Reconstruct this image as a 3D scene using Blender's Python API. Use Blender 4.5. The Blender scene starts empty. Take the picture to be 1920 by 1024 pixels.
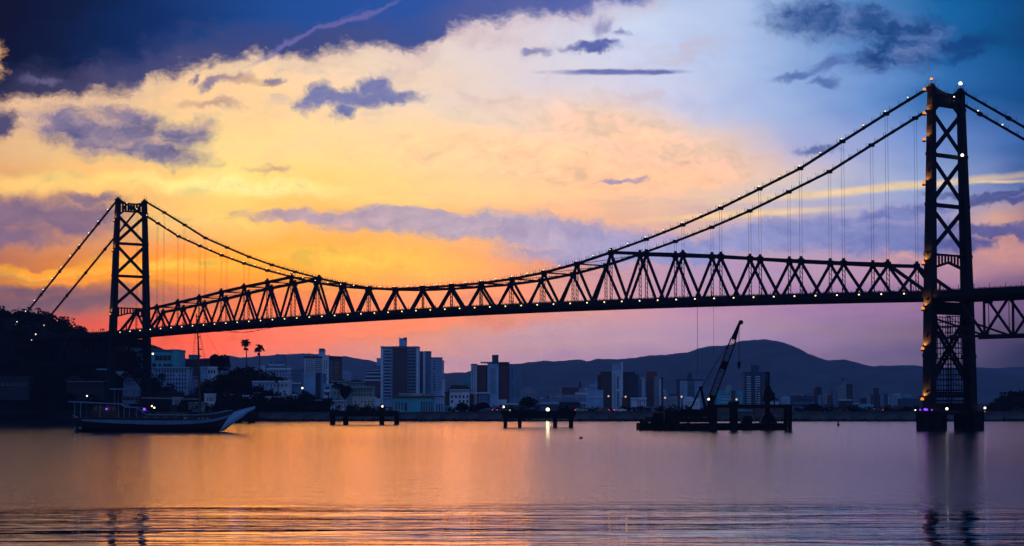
import bpy, math, random
from mathutils import Vector, Matrix, noise as mnoise
random.seed(7)
R = math.radians
sc = bpy.context.scene
C = sc.collection

# ------------------------------------------------------------------ camera
FPX = 3976.62                      # focal length in pixels of the 1920 wide photograph
PITCH = 0.0622962
HC = 5.2953
cam_d = bpy.data.cameras.new('camera')
cam = bpy.data.objects.new('camera', cam_d); C.objects.link(cam)
cam.location = (0, 0, HC); cam.rotation_euler = (math.pi/2 + PITCH, 0, 0)
cam_d.sensor_width = 36; cam_d.lens = FPX/1920*36
cam_d.clip_start = 1; cam_d.clip_end = 20000
sc.camera = cam

# ------------------------------------------------------------------ render
sc.render.engine = 'CYCLES'
cy = sc.cycles
cy.use_denoising = True
cy.max_bounces = 5; cy.diffuse_bounces = 2; cy.glossy_bounces = 3; cy.transmission_bounces = 2
cy.volume_bounces = 0; cy.sample_clamp_indirect = 4; cy.sample_clamp_direct = 0
cy.caustics_reflective = False; cy.caustics_refractive = False
sc.view_settings.view_transform = 'Standard'; sc.view_settings.look = 'None'
sc.view_settings.exposure = 0; sc.view_settings.gamma = 1
sc.view_settings.use_curve_mapping = False

def lin(r, g=None, b=None):
    if g is None: r, g, b = r
    f = lambda c: (c/255/12.92) if c/255 <= .04045 else ((c/255+.055)/1.055)**2.4
    return (f(r), f(g), f(b), 1)

# ------------------------------------------------------------------ sky
world = bpy.data.worlds.new('World'); sc.world = world
world.use_nodes = True
world.cycles.sampling_method = 'MANUAL'; world.cycles.sample_map_resolution = 1024
wt = world.node_tree
for n in list(wt.nodes): wt.nodes.remove(n)

class NT:
    def __init__(s, t): s.t = t
    def put(s, sock, v):
        if hasattr(v, 'is_output') or isinstance(v, bpy.types.NodeSocket): s.t.links.new(v, sock)
        else: sock.default_value = v
    def m(s, op, a, b=None, c=None, clamp=False):
        n = s.t.nodes.new('ShaderNodeMath'); n.operation = op; n.use_clamp = clamp
        s.put(n.inputs[0], a)
        if b is not None: s.put(n.inputs[1], b)
        if c is not None: s.put(n.inputs[2], c)
        return n.outputs[0]
    def vm(s, op, a, b=None):
        n = s.t.nodes.new('ShaderNodeVectorMath'); n.operation = op
        s.put(n.inputs[0], a)
        if b is not None: s.put(n.inputs[1], b)
        return n.outputs['Value'] if op in ('LENGTH', 'DOT_PRODUCT') else n.outputs[0]
    def ss(s, x, a, b, lo=0., hi=1., kind='SMOOTHSTEP'):
        n = s.t.nodes.new('ShaderNodeMapRange'); n.interpolation_type = kind
        if a > b: a, b, lo, hi = b, a, hi, lo
        s.put(n.inputs[0], x); n.inputs[1].default_value = a; n.inputs[2].default_value = b
        n.inputs[3].default_value = lo; n.inputs[4].default_value = hi
        return n.outputs[0]
    def mix(s, f, a, b, blend='MIX'):
        n = s.t.nodes.new('ShaderNodeMix'); n.data_type = 'RGBA'; n.blend_type = blend; n.clamp_factor = True
        s.put(n.inputs['Factor'], f)
        s.put([i for i in n.inputs if i.name == 'A' and i.type == 'RGBA'][0], a)
        s.put([i for i in n.inputs if i.name == 'B' and i.type == 'RGBA'][0], b)
        return [o for o in n.outputs if o.type == 'RGBA'][0]
    def noise(s, vec, scale, detail=4, rough=.55, dist=0., out='Fac'):
        n = s.t.nodes.new('ShaderNodeTexNoise'); n.noise_dimensions = '3D'
        s.put(n.inputs['Vector'], vec); n.inputs['Scale'].default_value = scale
        n.inputs['Detail'].default_value = detail; n.inputs['Roughness'].default_value = rough
        n.inputs['Distortion'].default_value = dist
        return n.outputs[out]
    def mapping(s, vec, loc=(0,0,0), rot=(0,0,0), scale=(1,1,1), kind='POINT'):
        n = s.t.nodes.new('ShaderNodeMapping'); n.vector_type = kind
        s.put(n.inputs['Vector'], vec); n.inputs['Location'].default_value = loc
        n.inputs['Rotation'].default_value = rot; n.inputs['Scale'].default_value = scale
        return n.outputs[0]
    def ramp(s, x, stops, interp='LINEAR'):
        n = s.t.nodes.new('ShaderNodeValToRGB'); r = n.color_ramp; r.interpolation = interp
        while len(r.elements) > 1: r.elements.remove(r.elements[-1])
        r.elements[0].position = stops[0][0]; r.elements[0].color = stops[0][1]
        for p, c in stops[1:]:
            e = r.elements.new(p); e.color = c
        s.put(n.inputs[0], x)
        return n.outputs[0]

def build_sky():
    S = NT(wt)
    tc = wt.nodes.new('ShaderNodeTexCoord')
    sep = wt.nodes.new('ShaderNodeSeparateXYZ'); wt.links.new(tc.outputs['Generated'], sep.inputs[0])
    X, Y, Z = sep.outputs
    K = 3976.62*math.pi/180
    # azimuth (from +Y, clockwise) and elevation, counted in units of 1/69.4 degree:
    # U grows to the right (960 = due +Y), V grows downwards (760 = horizon)
    az = S.m('MULTIPLY', S.m('ARCTAN2', X, Y), 180/math.pi)
    el = S.m('MULTIPLY', S.m('ARCSINE', Z), 180/math.pi)
    U = S.m('MULTIPLY_ADD', az, K, 960.); V = S.m('MULTIPLY_ADD', el, -K, 760.)
    cmb = wt.nodes.new('ShaderNodeCombineXYZ')
    S.put(cmb.inputs[0], U); S.put(cmb.inputs[1], V); P = cmb.outputs[0]
    # warp for natural edges
    wn = S.noise(P, 1/95, 5, .6, out='Color')
    warp = S.vm('MULTIPLY', S.vm('SUBTRACT', wn, (.5, .5, .5)), (95, 62, 0))
    PW = S.vm('ADD', P, warp)
    PS = S.vm('ADD', P, S.vm('MULTIPLY', warp, (.3, .16, 0)))
    wn2 = S.noise(S.vm('ADD', P, (3000, 500, 0)), 1/20, 6, .68, out='Color')
    PF = S.vm('ADD', PW, S.vm('MULTIPLY', S.vm('SUBTRACT', wn2, (.5, .5, .5)), (34, 26, 0)))
    sw = wt.nodes.new('ShaderNodeSeparateXYZ'); wt.links.new(PF, sw.inputs[0]); UW, VW = sw.outputs[0], sw.outputs[1]
    # soft base: rows of high cloud glow, blended with height
    rows = [
     (-330, [(-500,(6,16,50)),(300,(16,48,112)),(900,(34,76,150)),(1500,(30,92,160)),(2500,(4,40,92))]),
     (-60, [(-500,(10,24,70)),(300,(120,125,160)),(900,(165,175,215)),(1350,(160,185,228)),(1600,(75,130,190)),(1760,(22,92,156)),(1920,(2,58,112)),(2500,(2,34,80))]),
     (60,  [(-500,(90,70,80)),(50,(245,200,150)),(500,(250,220,180)),(900,(228,212,215)),(1200,(203,214,240)),(1400,(176,196,234)),(1600,(92,140,200)),(1760,(28,100,164)),(1920,(4,66,120)),(2500,(2,38,84))]),
     (190, [(-500,(110,80,80)),(40,(245,198,145)),(480,(251,214,158)),(800,(244,216,190)),(1060,(226,214,222)),(1250,(205,208,234)),(1450,(165,186,228)),(1620,(105,145,206)),(1760,(50,108,174)),(1920,(12,70,130)),(2500,(4,40,90))]),
     (285, [(-500,(130,90,80)),(20,(236,186,134)),(420,(255,222,145)),(750,(255,226,158)),(1000,(254,218,176)),(1180,(248,206,184)),(1350,(228,202,200)),(1500,(176,180,218)),(1700,(118,146,208)),(1840,(72,110,176)),(1920,(40,86,150)),(2500,(10,44,96))]),
     (352, [(-500,(130,80,60)),(10,(232,168,112)),(220,(250,196,116)),(440,(255,232,132)),(620,(255,218,126)),(900,(255,216,150)),(1150,(252,205,160)),(1330,(240,202,176)),(1500,(205,196,204)),(1700,(150,168,212)),(1850,(122,140,192)),(1920,(84,110,168)),(2500,(14,40,86))]),
     (430, [(-500,(110,60,60)),(20,(190,130,110)),(240,(235,160,105)),(500,(255,180,80)),(760,(255,190,100)),(1000,(252,186,140)),(1200,(236,184,160)),(1400,(205,178,186)),(1600,(168,160,200)),(1760,(160,150,195)),(1850,(214,164,150)),(1920,(176,132,140)),(2500,(30,34,80))]),
     (505, [(-500,(110,50,50)),(20,(200,118,80)),(220,(252,150,46)),(420,(255,172,40)),(640,(255,182,66)),(880,(255,176,104)),(1000,(246,164,124)),(1150,(214,158,164)),(1350,(178,150,190)),(1600,(190,150,180)),(1800,(186,138,160)),(1920,(150,110,138)),(2500,(34,30,70))]),
     (575, [(-500,(80,34,50)),(20,(132,90,98)),(200,(190,116,94)),(340,(246,130,78)),(560,(255,140,92)),(800,(255,160,110)),(980,(250,152,118)),(1080,(226,158,150)),(1300,(196,148,178)),(1550,(168,128,168)),(1750,(150,112,152)),(1920,(96,76,116)),(2500,(26,24,60))]),
     (622, [(-500,(80,26,50)),(40,(200,92,90)),(160,(232,98,82)),(320,(252,100,80)),(520,(252,132,104)),(760,(250,148,114)),(880,(226,156,146)),(1020,(206,160,170)),(1300,(182,148,178)),(1550,(152,124,160)),(1750,(124,102,138)),(1920,(66,56,92)),(2500,(20,20,52))]),
     (690, [(-500,(70,24,50)),(100,(230,70,84)),(330,(248,106,92)),(560,(230,134,132)),(720,(212,148,156)),(900,(196,150,170)),(1150,(172,140,172)),(1450,(144,120,158)),(1750,(106,90,128)),(1920,(56,50,84)),(2500,(18,18,48))]),
     (790, [(-500,(50,24,50)),(300,(190,90,100)),(900,(160,124,156)),(1500,(120,100,146)),(1920,(50,44,76)),(2500,(16,16,44))]),
    ]
    lo, hi = -500., 2500.
    # gentle large wobble so the rows never read as rows
    bn = S.noise(S.mapping(P, scale=(1/420, 1/120, 1)), 1, 3, .55, out='Color')
    bs = wt.nodes.new('ShaderNodeSeparateXYZ'); wt.links.new(bn, bs.inputs[0])
    Ub = S.m('MULTIPLY_ADD', S.m('SUBTRACT', bs.outputs[0], .5), 230., U)
    Vb = S.m('MULTIPLY_ADD', S.m('SUBTRACT', bs.outputs[1], .5), 62., V)
    t = S.m('DIVIDE', S.m('SUBTRACT', Ub, lo), hi-lo, clamp=True)
    col = None; prev = None
    for v, st in rows:
        rc = S.ramp(t, [((u-lo)/(hi-lo), lin(c)) for u, c in st])
        col = rc if col is None else S.mix(S.ss(Vb, prev, v), col, rc)
        prev = v
    # streaky modulation of the glow
    sn = S.noise(S.mapping(PW, rot=(0,0,.05), scale=(1/260, 1/34, 1)), 1, 5, .6)
    amt = S.m('MULTIPLY', S.ss(V, 250, 420), .55)
    col = S.mix(S.m('MULTIPLY', S.ss(sn, .5, .72), amt), col, (1.18, 1.08, .82, 1), 'MULTIPLY')
    col = S.mix(S.m('MULTIPLY', S.ss(sn, .5, .3), amt), col, (.80, .76, 1.02, 1), 'MULTIPLY')
    fn = S.noise(S.mapping(PF, scale=(1/90, 1/44, 1)), 1, 6, .62)
    col = S.mix(S.m('MULTIPLY', S.ss(fn, .45, .75), .38), col, (.82, .76, .90, 1), 'MULTIPLY')
    cn = S.noise(S.mapping(PF, rot=(0,0,-.3), scale=(1/150, 1/70, 1)), 1, 8, .66)
    col = S.mix(S.m('MULTIPLY', S.m('MULTIPLY', S.ss(cn, .50, .66), S.ss(V, 330, 180, 0, .48)), S.ss(U, 1250, 1500, 1, 0)), col, lin(204,178,186))
    col = S.mix(S.m('MULTIPLY', S.ss(cn, .47, .34), .30), col, (1.12, 1.08, 1.0, 1), 'MULTIPLY')

    cn2 = S.noise(S.mapping(PW, rot=(0,0,.2), scale=(1/36, 1/20, 1)), 1, 6, .7)
    TX = S.ramp(S.m('MULTIPLY_ADD', S.m('SUBTRACT', cn2, .5), .9, fn), [(.3, (.80,.82,.92,1)), (.5, (1,1,1,1)), (.72, (1.26,1.2,1.08,1))])
    def dens(blobs, soft=.35, er=.8, vec=PF):
        out = None
        for (cx, cy_, rx, ry, rot) in blobs:
            q = S.mapping(vec, loc=(cx, cy_, 0), rot=(0, 0, R(rot)), scale=(rx, ry, 1), kind='TEXTURE')
            d = S.vm('LENGTH', S.vm('MULTIPLY', q, (1, 1, 0)))
            out = d if out is None else S.m('SMOOTH_MIN', out, d, .25)
        if er: out = S.m('MULTIPLY_ADD', S.m('SUBTRACT', cn2, .5), er, S.m('MULTIPLY_ADD', S.m('SUBTRACT', fn, .5), er, out))
        return S.ss(out, 1+soft, 1-soft)
    def layer(col, c, blobs, k=1., soft=.35, vec=PF, er=.9):
        # (the vanishing term only makes the renderer work the layers out one after the other)
        vec = S.vm('ADD', vec, S.vm('MULTIPLY', col, (1e-7, 1e-7, 0)))
        d = dens(blobs, soft, er, vec=vec)
        c = S.mix(1., c if not isinstance(c, tuple) else lin(c), TX, 'MULTIPLY')
        return S.mix(S.m('MULTIPLY', d, k), col, c)
    # bright streaks first
    col = layer(col, (255,250,168), [(430,350,150,13,1)], .85, .9, PW)
    col = layer(col, (255,226,130), [(180,352,330,16,0),(420,420,150,30,0)], .6, .9, PW)
    col = layer(col, (255,205,84), [(330,500,120,11,0),(660,490,190,22,4),(130,515,150,8,0)], .75, .8, PW)
    col = layer(col, (255,160,20), [(230,530,210,9,0),(110,512,130,7,0)], .8, .7, PW)
    col = layer(col, (255,208,160), [(1180,250,230,44,12),(1010,300,260,40,5)], .7, .8, PW)
    col = layer(col, (255,198,156), [(1250,330,200,26,-3)], .6, .9, PW)
    col = layer(col, (255,216,150), [(1640,360,270,7,-4),(1400,404,150,6,-3),(1850,351,60,3,1)], .72, .8, PS)
    col = layer(col, (206,146,142), [(1880,480,80,30,-6)], .8, .7)
    col = layer(col, (255,136,84), [(860,606,170,14,-4)], .55, .9, PW)
    col = layer(col, (255,100,66), [(330,640,170,28,0)], .6, .9, PW)
    # grey violet clouds
    shade = S.ramp(S.ss(fn, .32, .66, kind='LINEAR'), [(0, lin(84,86,136)), (.5, lin(122,114,150)), (1, lin(176,146,152))])
    col = layer(col, shade, [(215,262,120,38,4),(125,250,60,30,0),(335,262,62,26,-8),(285,294,95,18,6),(240,226,70,18,0)], .95, .55)
    col = layer(col, (62,66,112), [(8,252,38,30,0)], .95, .4)
    col = layer(col, (126,104,136), [(40,410,150,34,4),(150,420,90,30,0),(20,455,90,18,0),(175,385,46,12,0)], .9, .6)
    col = layer(col, (118,90,112), [(110,572,230,20,-3),(60,548,120,10,0)], .8, .8, PW)
    col = layer(col, (112,118,172), [(650,188,70,17,0),(590,190,32,20,-40),(720,181,66,13,3),(650,212,24,17,0),(694,168,34,14,0)], .95, .5)
    col = layer(col, (120,108,150), [(408,164,32,9,-22),(365,157,11,8,-60),(516,158,18,8,0)], .85, .6)
    col = layer(col, (196,150,136), [(505,317,34,6,0),(395,205,44,7,6),(455,160,36,8,0)], .7, .8)
    col = layer(col, (104,112,176), [(1160,138,105,5,0),(1120,136,60,4,0),(1240,139,30,4,0)], .95, .6, PS)
    col = layer(col, (84,96,168), [(1110,88,54,11,0),(1140,80,30,8,0)], .95, .5)
    col = layer(col, (122,128,182), [(1010,98,22,8,0),(1135,52,20,14,-30),(1176,60,14,6,0)], .8, .6)
    shade2 = S.ramp(S.ss(fn, .3, .62, kind='LINEAR'), [(0, lin(28,58,112)), (.5, lin(44,82,142)), (1, lin(92,116,174))])
    col = layer(col, shade2, [(1520,42,80,32,6),(1610,56,120,34,4),(1720,72,60,28,0),(1690,105,76,36,-10),(1640,132,40,18,0)], .95, .55)
    col = layer(col, (78,104,170), [(1560,128,46,13,-8),(1490,148,42,9,-12),(1550,163,26,9,0)], .8, .6)
    col = layer(col, (24,62,124), [(1800,98,50,14,0),(1805,122,36,10,0)], .8, .6)
    col = layer(col, (84,100,160), [(1525,284,36,8,0),(1545,290,26,6,0)], .9, .6)
    col = layer(col, (150,142,178), [(1165,339,42,5,-3)], .85, .6, PW)
    # long lavender band across the middle
    lav = S.ramp(t, [((u-lo)/(hi-lo), lin(c)) for u, c in [(380,(200,156,150)),(600,(184,158,176)),(850,(186,168,190)),(1150,(158,156,204)),(1400,(142,148,202)),(1700,(116,126,186)),(1800,(92,100,160)),(1920,(76,84,140))]])
    col = layer(col, lav, [(600,408,130,14,2),(800,420,250,26,2),(1030,438,200,30,6),(1150,470,190,26,0),(760,400,120,12,0)], .93, .38, PW)
    col = layer(col, lav, [(1380,465,190,16,-6),(1500,440,160,30,-4),(1680,455,120,34,0),(1690,408,70,12,-3)], .93, .45)
    col = layer(col, (78,84,144), [(1850,383,110,7,2),(1880,372,60,5,-5)], .9, .6)
    col = layer(col, (84,88,150), [(1860,438,90,13,4),(1800,462,60,14,0)], .92, .5)
    col = layer(col, (206,156,158), [(1700,493,60,8,0),(1650,500,50,6,0)], .7, .7)
    # the large dark cloud over the upper left: its lower rim as a curve over U
    rim = [(-500,210),(-60,212),(0,208),(60,202),(130,200),(200,192),(240,186),(275,160),(320,146),(360,134),(440,119),(490,108),(560,120),(620,106),(700,98),(770,100),(815,84),(850,56),(900,46),(960,36),(1060,34),(1120,22),(1190,14),(1240,-8),(1300,-60),(1500,-120),(2500,-220)]
    rc = wt.nodes.new('ShaderNodeFloatCurve'); cv = rc.mapping.curves[0]
    pts = [((u-lo)/(hi-lo), (y+300)/600) for u, y in rim]
    cv.points[0].location = pts[0]; cv.points[1].location = pts[-1]
    for p_ in pts[1:-1]: cv.points.new(*p_)
    rc.mapping.update()
    wt.links.new(S.m('DIVIDE', S.m('SUBTRACT', UW, lo), hi-lo, clamp=True), rc.inputs['Value'])
    rimV = S.m('MULTIPLY_ADD', rc.outputs[0], 600., -300.)
    dd = S.m('SUBTRACT', rimV, VW)
    dd = S.m('MULTIPLY_ADD', S.m('SUBTRACT', cn2, .5), 34., S.m('MULTIPLY_ADD', S.m('SUBTRACT', fn, .5), 46., dd))
    big = S.ss(dd, -12, 18)
    dk = S.ramp(t, [((u-lo)/(hi-lo), lin(c)) for u, c in [(-500,(3,8,34)),(0,(4,14,44)),(120,(12,27,64)),(280,(22,46,102)),(520,(34,76,148)),(760,(44,82,160)),(1000,(64,88,168)),(1250,(84,104,180)),(2500,(20,50,110))]])
    dk2 = S.ramp(t, [((u-lo)/(hi-lo), lin(c)) for u, c in [(-500,(30,30,60)),(0,(38,38,72)),(180,(74,70,108)),(280,(70,72,116)),(520,(64,72,126)),(760,(70,82,142)),(1000,(90,100,164)),(1250,(100,112,184)),(2500,(40,60,120))]])
    body = S.mix(S.ss(S.m('MULTIPLY_ADD', S.m('SUBTRACT', fn, .5), 60., dd), 10, 90), dk2, dk)
    body = S.mix(S.m('MULTIPLY', S.ss(sn, .55, .75), .35), body, (1.25, 1.22, 1.15, 1), 'MULTIPLY')
    col = S.mix(S.m('MULTIPLY', S.ss(dd, -40, 2), .28), col, lin(200,160,170))
    col = S.mix(big, col, body)
    col = layer(col, (116,108,172), [(560,78,90,5,-27),(660,38,80,5,-20)], .75, .8, PW)
    col = layer(col, (250,190,130), [(-4,135,24,34,8)], .95, .5)
    col = layer(col, (120,110,150), [(80,168,26,6,0)], .6, .8)
    # scattered puffs above the dark cloud continue outside the picture
    hn = S.noise(S.mapping(P, scale=(1/700, 1/300, 1)), 1, 6, .58)
    # the rest of the dusk dome, away from the afterglow
    dome = S.ramp(S.ss(el, 0, 90, kind='LINEAR'), [(0, lin(112,118,168)), (.12, lin(102,130,196)), (.35, lin(76,118,196)), (1, lin(46,88,168))])  # out-of-view sky brightened to light the facades facing the camera
    dome = S.mix(S.m('MULTIPLY', S.ss(hn, .45, .68), .5), dome, lin(46,52,92))
    daz = S.m('ABSOLUTE', az)
    dome = S.mix(S.m('MULTIPLY', S.ss(daz, 120, 45), S.ss(el, 78, 40)), dome, S.mix(S.ss(hn, .4, .65), lin(20,34,76), lin(34,40,70)))  # unseen sky overhead in front is darkened to deepen the water's reflections
    f1 = S.ss(daz, 15, 62); f2 = S.ss(el, 12, 34)
    away = S.m('MAXIMUM', f1, f2)
    nish = wt.nodes.new('ShaderNodeTexSky'); nish.sky_type = 'NISHITA'; nish.sun_disc = False
    nish.sun_elevation = R(1.5); nish.sun_rotation = R(-8); nish.altitude = 0
    nn = S.mix(1., nish.outputs[0], (.008, .008, .008, 1), 'MULTIPLY')
    dome = S.mix(1., dome, nn, 'ADD')
    # the glow is seen through the haze layer: what lies beyond it is stronger and redder low down
    ov = S.vm('MULTIPLY', S.vm('MAXIMUM', S.vm('SUBTRACT', col, (.90, 9, 9)), (0, 0, 0)), (4.5, 0, 0))
    te = S.m('MAXIMUM', S.m('TANGENT', S.m('MULTIPLY', el, math.pi/180)), .028)
    tau = S.m('DIVIDE', 257*.00011, te)
    k_ = S.m('EXPONENT', S.m('MULTIPLY', tau, .9))
    cc_ = wt.nodes.new('ShaderNodeCombineXYZ')
    for i in range(3): wt.links.new(k_, cc_.inputs[i])
    km1 = S.vm('MULTIPLY', S.vm('SUBTRACT', cc_.outputs[0], (1, 1, 1)), (.022, .022, .105))
    col = S.vm('MAXIMUM', S.vm('SUBTRACT', S.vm('MULTIPLY', col, cc_.outputs[0]), km1), (.004, .004, .012))
    # the brightest parts are far brighter in red than a picture can hold
    col = S.vm('ADD', col, ov)
    col = S.mix(away, col, dome)
    below = S.ss(el, -.6, -4)
    col = S.mix(below, col, lin(22,26,48))
    bg = wt.nodes.new('ShaderNodeBackground'); out = wt.nodes.new('ShaderNodeOutputWorld')
    wt.links.new(col, bg.inputs[0]); bg.inputs[1].default_value = 1.02
    wt.links.new(bg.outputs[0], out.inputs[0])
build_sky()

# the sun: just above the far hills, veiled by cloud
SUN_AZ, SUN_EL = R(-5.2), R(3.2)
sl = bpy.data.lights.new('sun', 'SUN'); sl.energy = .065; sl.angle = R(11.5); sl.color = (1, .27, .02)
so = bpy.data.objects.new('sun', sl); C.objects.link(so)
sd = Vector((math.sin(SUN_AZ)*math.cos(SUN_EL), math.cos(SUN_AZ)*math.cos(SUN_EL), math.sin(SUN_EL)))
so.rotation_euler = sd.to_track_quat('Z', 'Y').to_euler(); so.location = (0, 0, 150)

# ------------------------------------------------------------------ helpers
MATS = {}
def mat(name, col, rough=.7, metal=0., spec=.4, var=.25, scale=.8, bump=0.):
    if name in MATS: return MATS[name]
    m = bpy.data.materials.new(name); m.use_nodes = True
    t = m.node_tree; S = NT(t); b = t.nodes['Principled BSDF']
    tc = t.nodes.new('ShaderNodeTexCoord')
    n = S.noise(tc.outputs['Object'], scale, 5, .6)
    n2 = S.noise(S.mapping(tc.outputs['Object'], scale=(1.5, 1.5, .12)), scale*2, 3, .6)
    c = (*col[:3], 1)
    dark = (col[0]*(1-var), col[1]*(1-var), col[2]*(1-var), 1)
    r = S.mix(S.ss(n, .35, .65), dark, c)
    r = S.mix(S.m('MULTIPLY', S.ss(n2, .5, .8), var), r, (col[0]*.45, col[1]*.42, col[2]*.4, 1))
    t.links.new(r, b.inputs['Base Color'])
    b.inputs['Roughness'].default_value = rough; b.inputs['Metallic'].default_value = metal
    b.inputs['Specular IOR Level'].default_value = spec
    if bump:
        bp = t.nodes.new('ShaderNodeBump'); bp.inputs['Strength'].default_value = bump
        t.links.new(n, bp.inputs['Height']); t.links.new(bp.outputs[0], b.inputs['Normal'])
    MATS[name] = m
    return m
def emat(name, col, st):
    if name in MATS: return MATS[name]
    m = bpy.data.materials.new(name); m.use_nodes = True; t = m.node_tree
    b = t.nodes['Principled BSDF']; b.inputs['Base Color'].default_value = (*col[:3], 1)
    b.inputs['Emission Color'].default_value = (*col[:3], 1); b.inputs['Emission Strength'].default_value = st
    try: m.cycles.emission_sampling = 'NONE'
    except Exception: pass
    MATS[name] = m
    return m

ORIG = {}            # world origin of every object, by its pointer name
class MB:
    def __init__(s): s.v = []; s.f = []
    def hexa(s, p8):
        b = len(s.v); s.v += [tuple(p) for p in p8]
        s.f += [(b, b+3, b+2, b+1), (b+4, b+5, b+6, b+7), (b, b+1, b+5, b+4), (b+1, b+2, b+6, b+5), (b+2, b+3, b+7, b+6), (b+3, b, b+4, b+7)]
        return s
    def box(s, x0, x1, y0, y1, z0, z1):
        return s.hexa([(x0,y0,z0),(x1,y0,z0),(x1,y1,z0),(x0,y1,z0),(x0,y0,z1),(x1,y0,z1),(x1,y1,z1),(x0,y1,z1)])
    def beam(s, p, q, w, h, w2=None, h2=None, up=(0,0,1)):
        p = Vector(p); q = Vector(q); d = (q-p).normalized(); u = Vector(up)
        if abs(d.dot(u)) > .985: u = AXT
        a = d.cross(u).normalized(); b = a.cross(d).normalized()
        w2 = w if w2 is None else w2; h2 = h if h2 is None else h2
        c = lambda o, ww, hh: [o - a*ww/2 - b*hh/2, o + a*ww/2 - b*hh/2, o + a*ww/2 + b*hh/2, o - a*ww/2 + b*hh/2]
        return s.hexa(c(p, w, h) + c(q, w2, h2))
    def tube(s, p, q, r, r2=None, n=6):
        p = Vector(p); q = Vector(q); r2 = r if r2 is None else r2
        d = (q-p).normalized(); u = Vector((0,0,1)) if abs(d.z) < .9 else Vector((1,0,0))
        a = d.cross(u).normalized(); b = a.cross(d)
        i = len(s.v)
        for o, rr in ((p, r), (q, r2)):
            for k in range(n):
                an = 2*math.pi*k/n; s.v.append(tuple(o + a*math.cos(an)*rr + b*math.sin(an)*rr))
        for k in range(n):
            s.f.append((i+k, i+(k+1)%n, i+n+(k+1)%n, i+n+k))
        s.f.append(tuple(i+k for k in range(n))[::-1]); s.f.append(tuple(i+n+k for k in range(n)))
        return s
    def path(s, pts, r, n=5):
        for a, b in zip(pts[:-1], pts[1:]): s.tube(a, b, r, r, n)
        return s
    def ball(s, c, r, n=8, m=5, sz=1.):
        i = len(s.v); c = Vector(c)
        s.v.append(tuple(c + Vector((0,0,-r*sz))))
        for j in range(1, m):
            ph = -math.pi/2 + math.pi*j/m
            for k in range(n):
                th = 2*math.pi*k/n
                s.v.append(tuple(c + Vector((math.cos(ph)*math.cos(th)*r, math.cos(ph)*math.sin(th)*r, math.sin(ph)*r*sz))))
        s.v.append(tuple(c + Vector((0,0,r*sz)))); top = len(s.v)-1
        for k in range(n):
            s.f.append((i, i+1+(k+1)%n, i+1+k))
            for j in range(m-2):
                a = i+1+j*n
                s.f.append((a+k, a+(k+1)%n, a+n+(k+1)%n, a+n+k))
            s.f.append((top-n+k, top-n+(k+1)%n, top))
        return s
    def prism(s, poly, y0, y1):
        """outline in x,z extruded from y0 to y1"""
        i = len(s.v); n = len(poly)
        s.v += [(x, y0, z) for x, z in poly] + [(x, y1, z) for x, z in poly]
        s.f.append(tuple(i+k for k in range(n))); s.f.append(tuple(i+n+k for k in range(n))[::-1])
        for k in range(n): s.f.append((i+k, i+n+k, i+n+(k+1)%n, i+(k+1)%n))
        return s
    def leaf(s, c, size, n=None):
        c = Vector(c)
        a = Vector((random.gauss(0,1), random.gauss(0,1), random.gauss(0,1))).normalized()
        b = a.cross(Vector((random.gauss(0,1), random.gauss(0,1), random.gauss(0,1)))).normalized()
        a *= size*random.uniform(.6, 1.2); b *= size*random.uniform(.4, .9)
        i = len(s.v); s.v += [tuple(c-a), tuple(c-b*.8+a*.1), tuple(c+a), tuple(c+b)]
        s.f.append((i, i+1, i+2, i+3)); return s
    def build(s, name, m, parent=None, kind=None, label=None, origin=None, smooth=False):
        me = bpy.data.meshes.new(name)
        if origin is None:
            n = len(s.v); lo = [min(p[k] for p in s.v) for k in range(3)]; hi = [max(p[k] for p in s.v) for k in range(3)]
            origin = Vector(((lo[0]+hi[0])/2, (lo[1]+hi[1])/2, (lo[2]+hi[2])/2 if parent is not None else lo[2]))
        o3 = Vector(origin)
        me.from_pydata([(p[0]-o3.x, p[1]-o3.y, p[2]-o3.z) for p in s.v], [], s.f); me.update()
        if m: me.materials.append(m)
        if smooth:
            for p in me.polygons: p.use_smooth = True
        o = bpy.data.objects.new(name, me); C.objects.link(o)
        o.location = o3 - (ORIG[parent.name] if parent is not None else Vector((0,0,0)))
        if parent is not None: o.parent = parent
        ORIG[o.name] = o3
        if kind: o['kind'] = kind
        if label: o['label'] = label
        return o
def thing(name, label, cat, loc, group=None):
    o = bpy.data.objects.new(name, None); C.objects.link(o); o.location = loc
    o.empty_display_size = .5
    ORIG[o.name] = Vector(loc); tag(o, label, cat, group); return o
def tag(o, label, cat, group=None):
    o['label'] = label; o['category'] = cat
    if group: o['group'] = group
    return o
def dup(o, delta=Vector((0,0,0)), parent=None, top=True):
    c = o.copy(); C.objects.link(c)
    ORIG[c.name] = ORIG[o.name] + delta
    if parent is not None: c.parent = parent
    if top: c.location = Vector(o.location) + delta
    for ch in list(o.children): dup(ch, delta, c, False)
    return c

cP, sP = math.cos(PITCH), math.sin(PITCH)
def at(px, py, Y):
    """point of the world seen at photo pixel (px,py), Y metres ahead of the camera"""
    a = (px-960)/FPX; b = -(py-512)/FPX
    d = Vector((a, cP - b*sP, sP + b*cP)); t = Y/d.y
    return Vector((d.x*t, Y, HC + d.z*t))
def XX(px, Y): return at(px, 760, Y).x
def ZZ(py, Y): return at(960, py, Y).z

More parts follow.
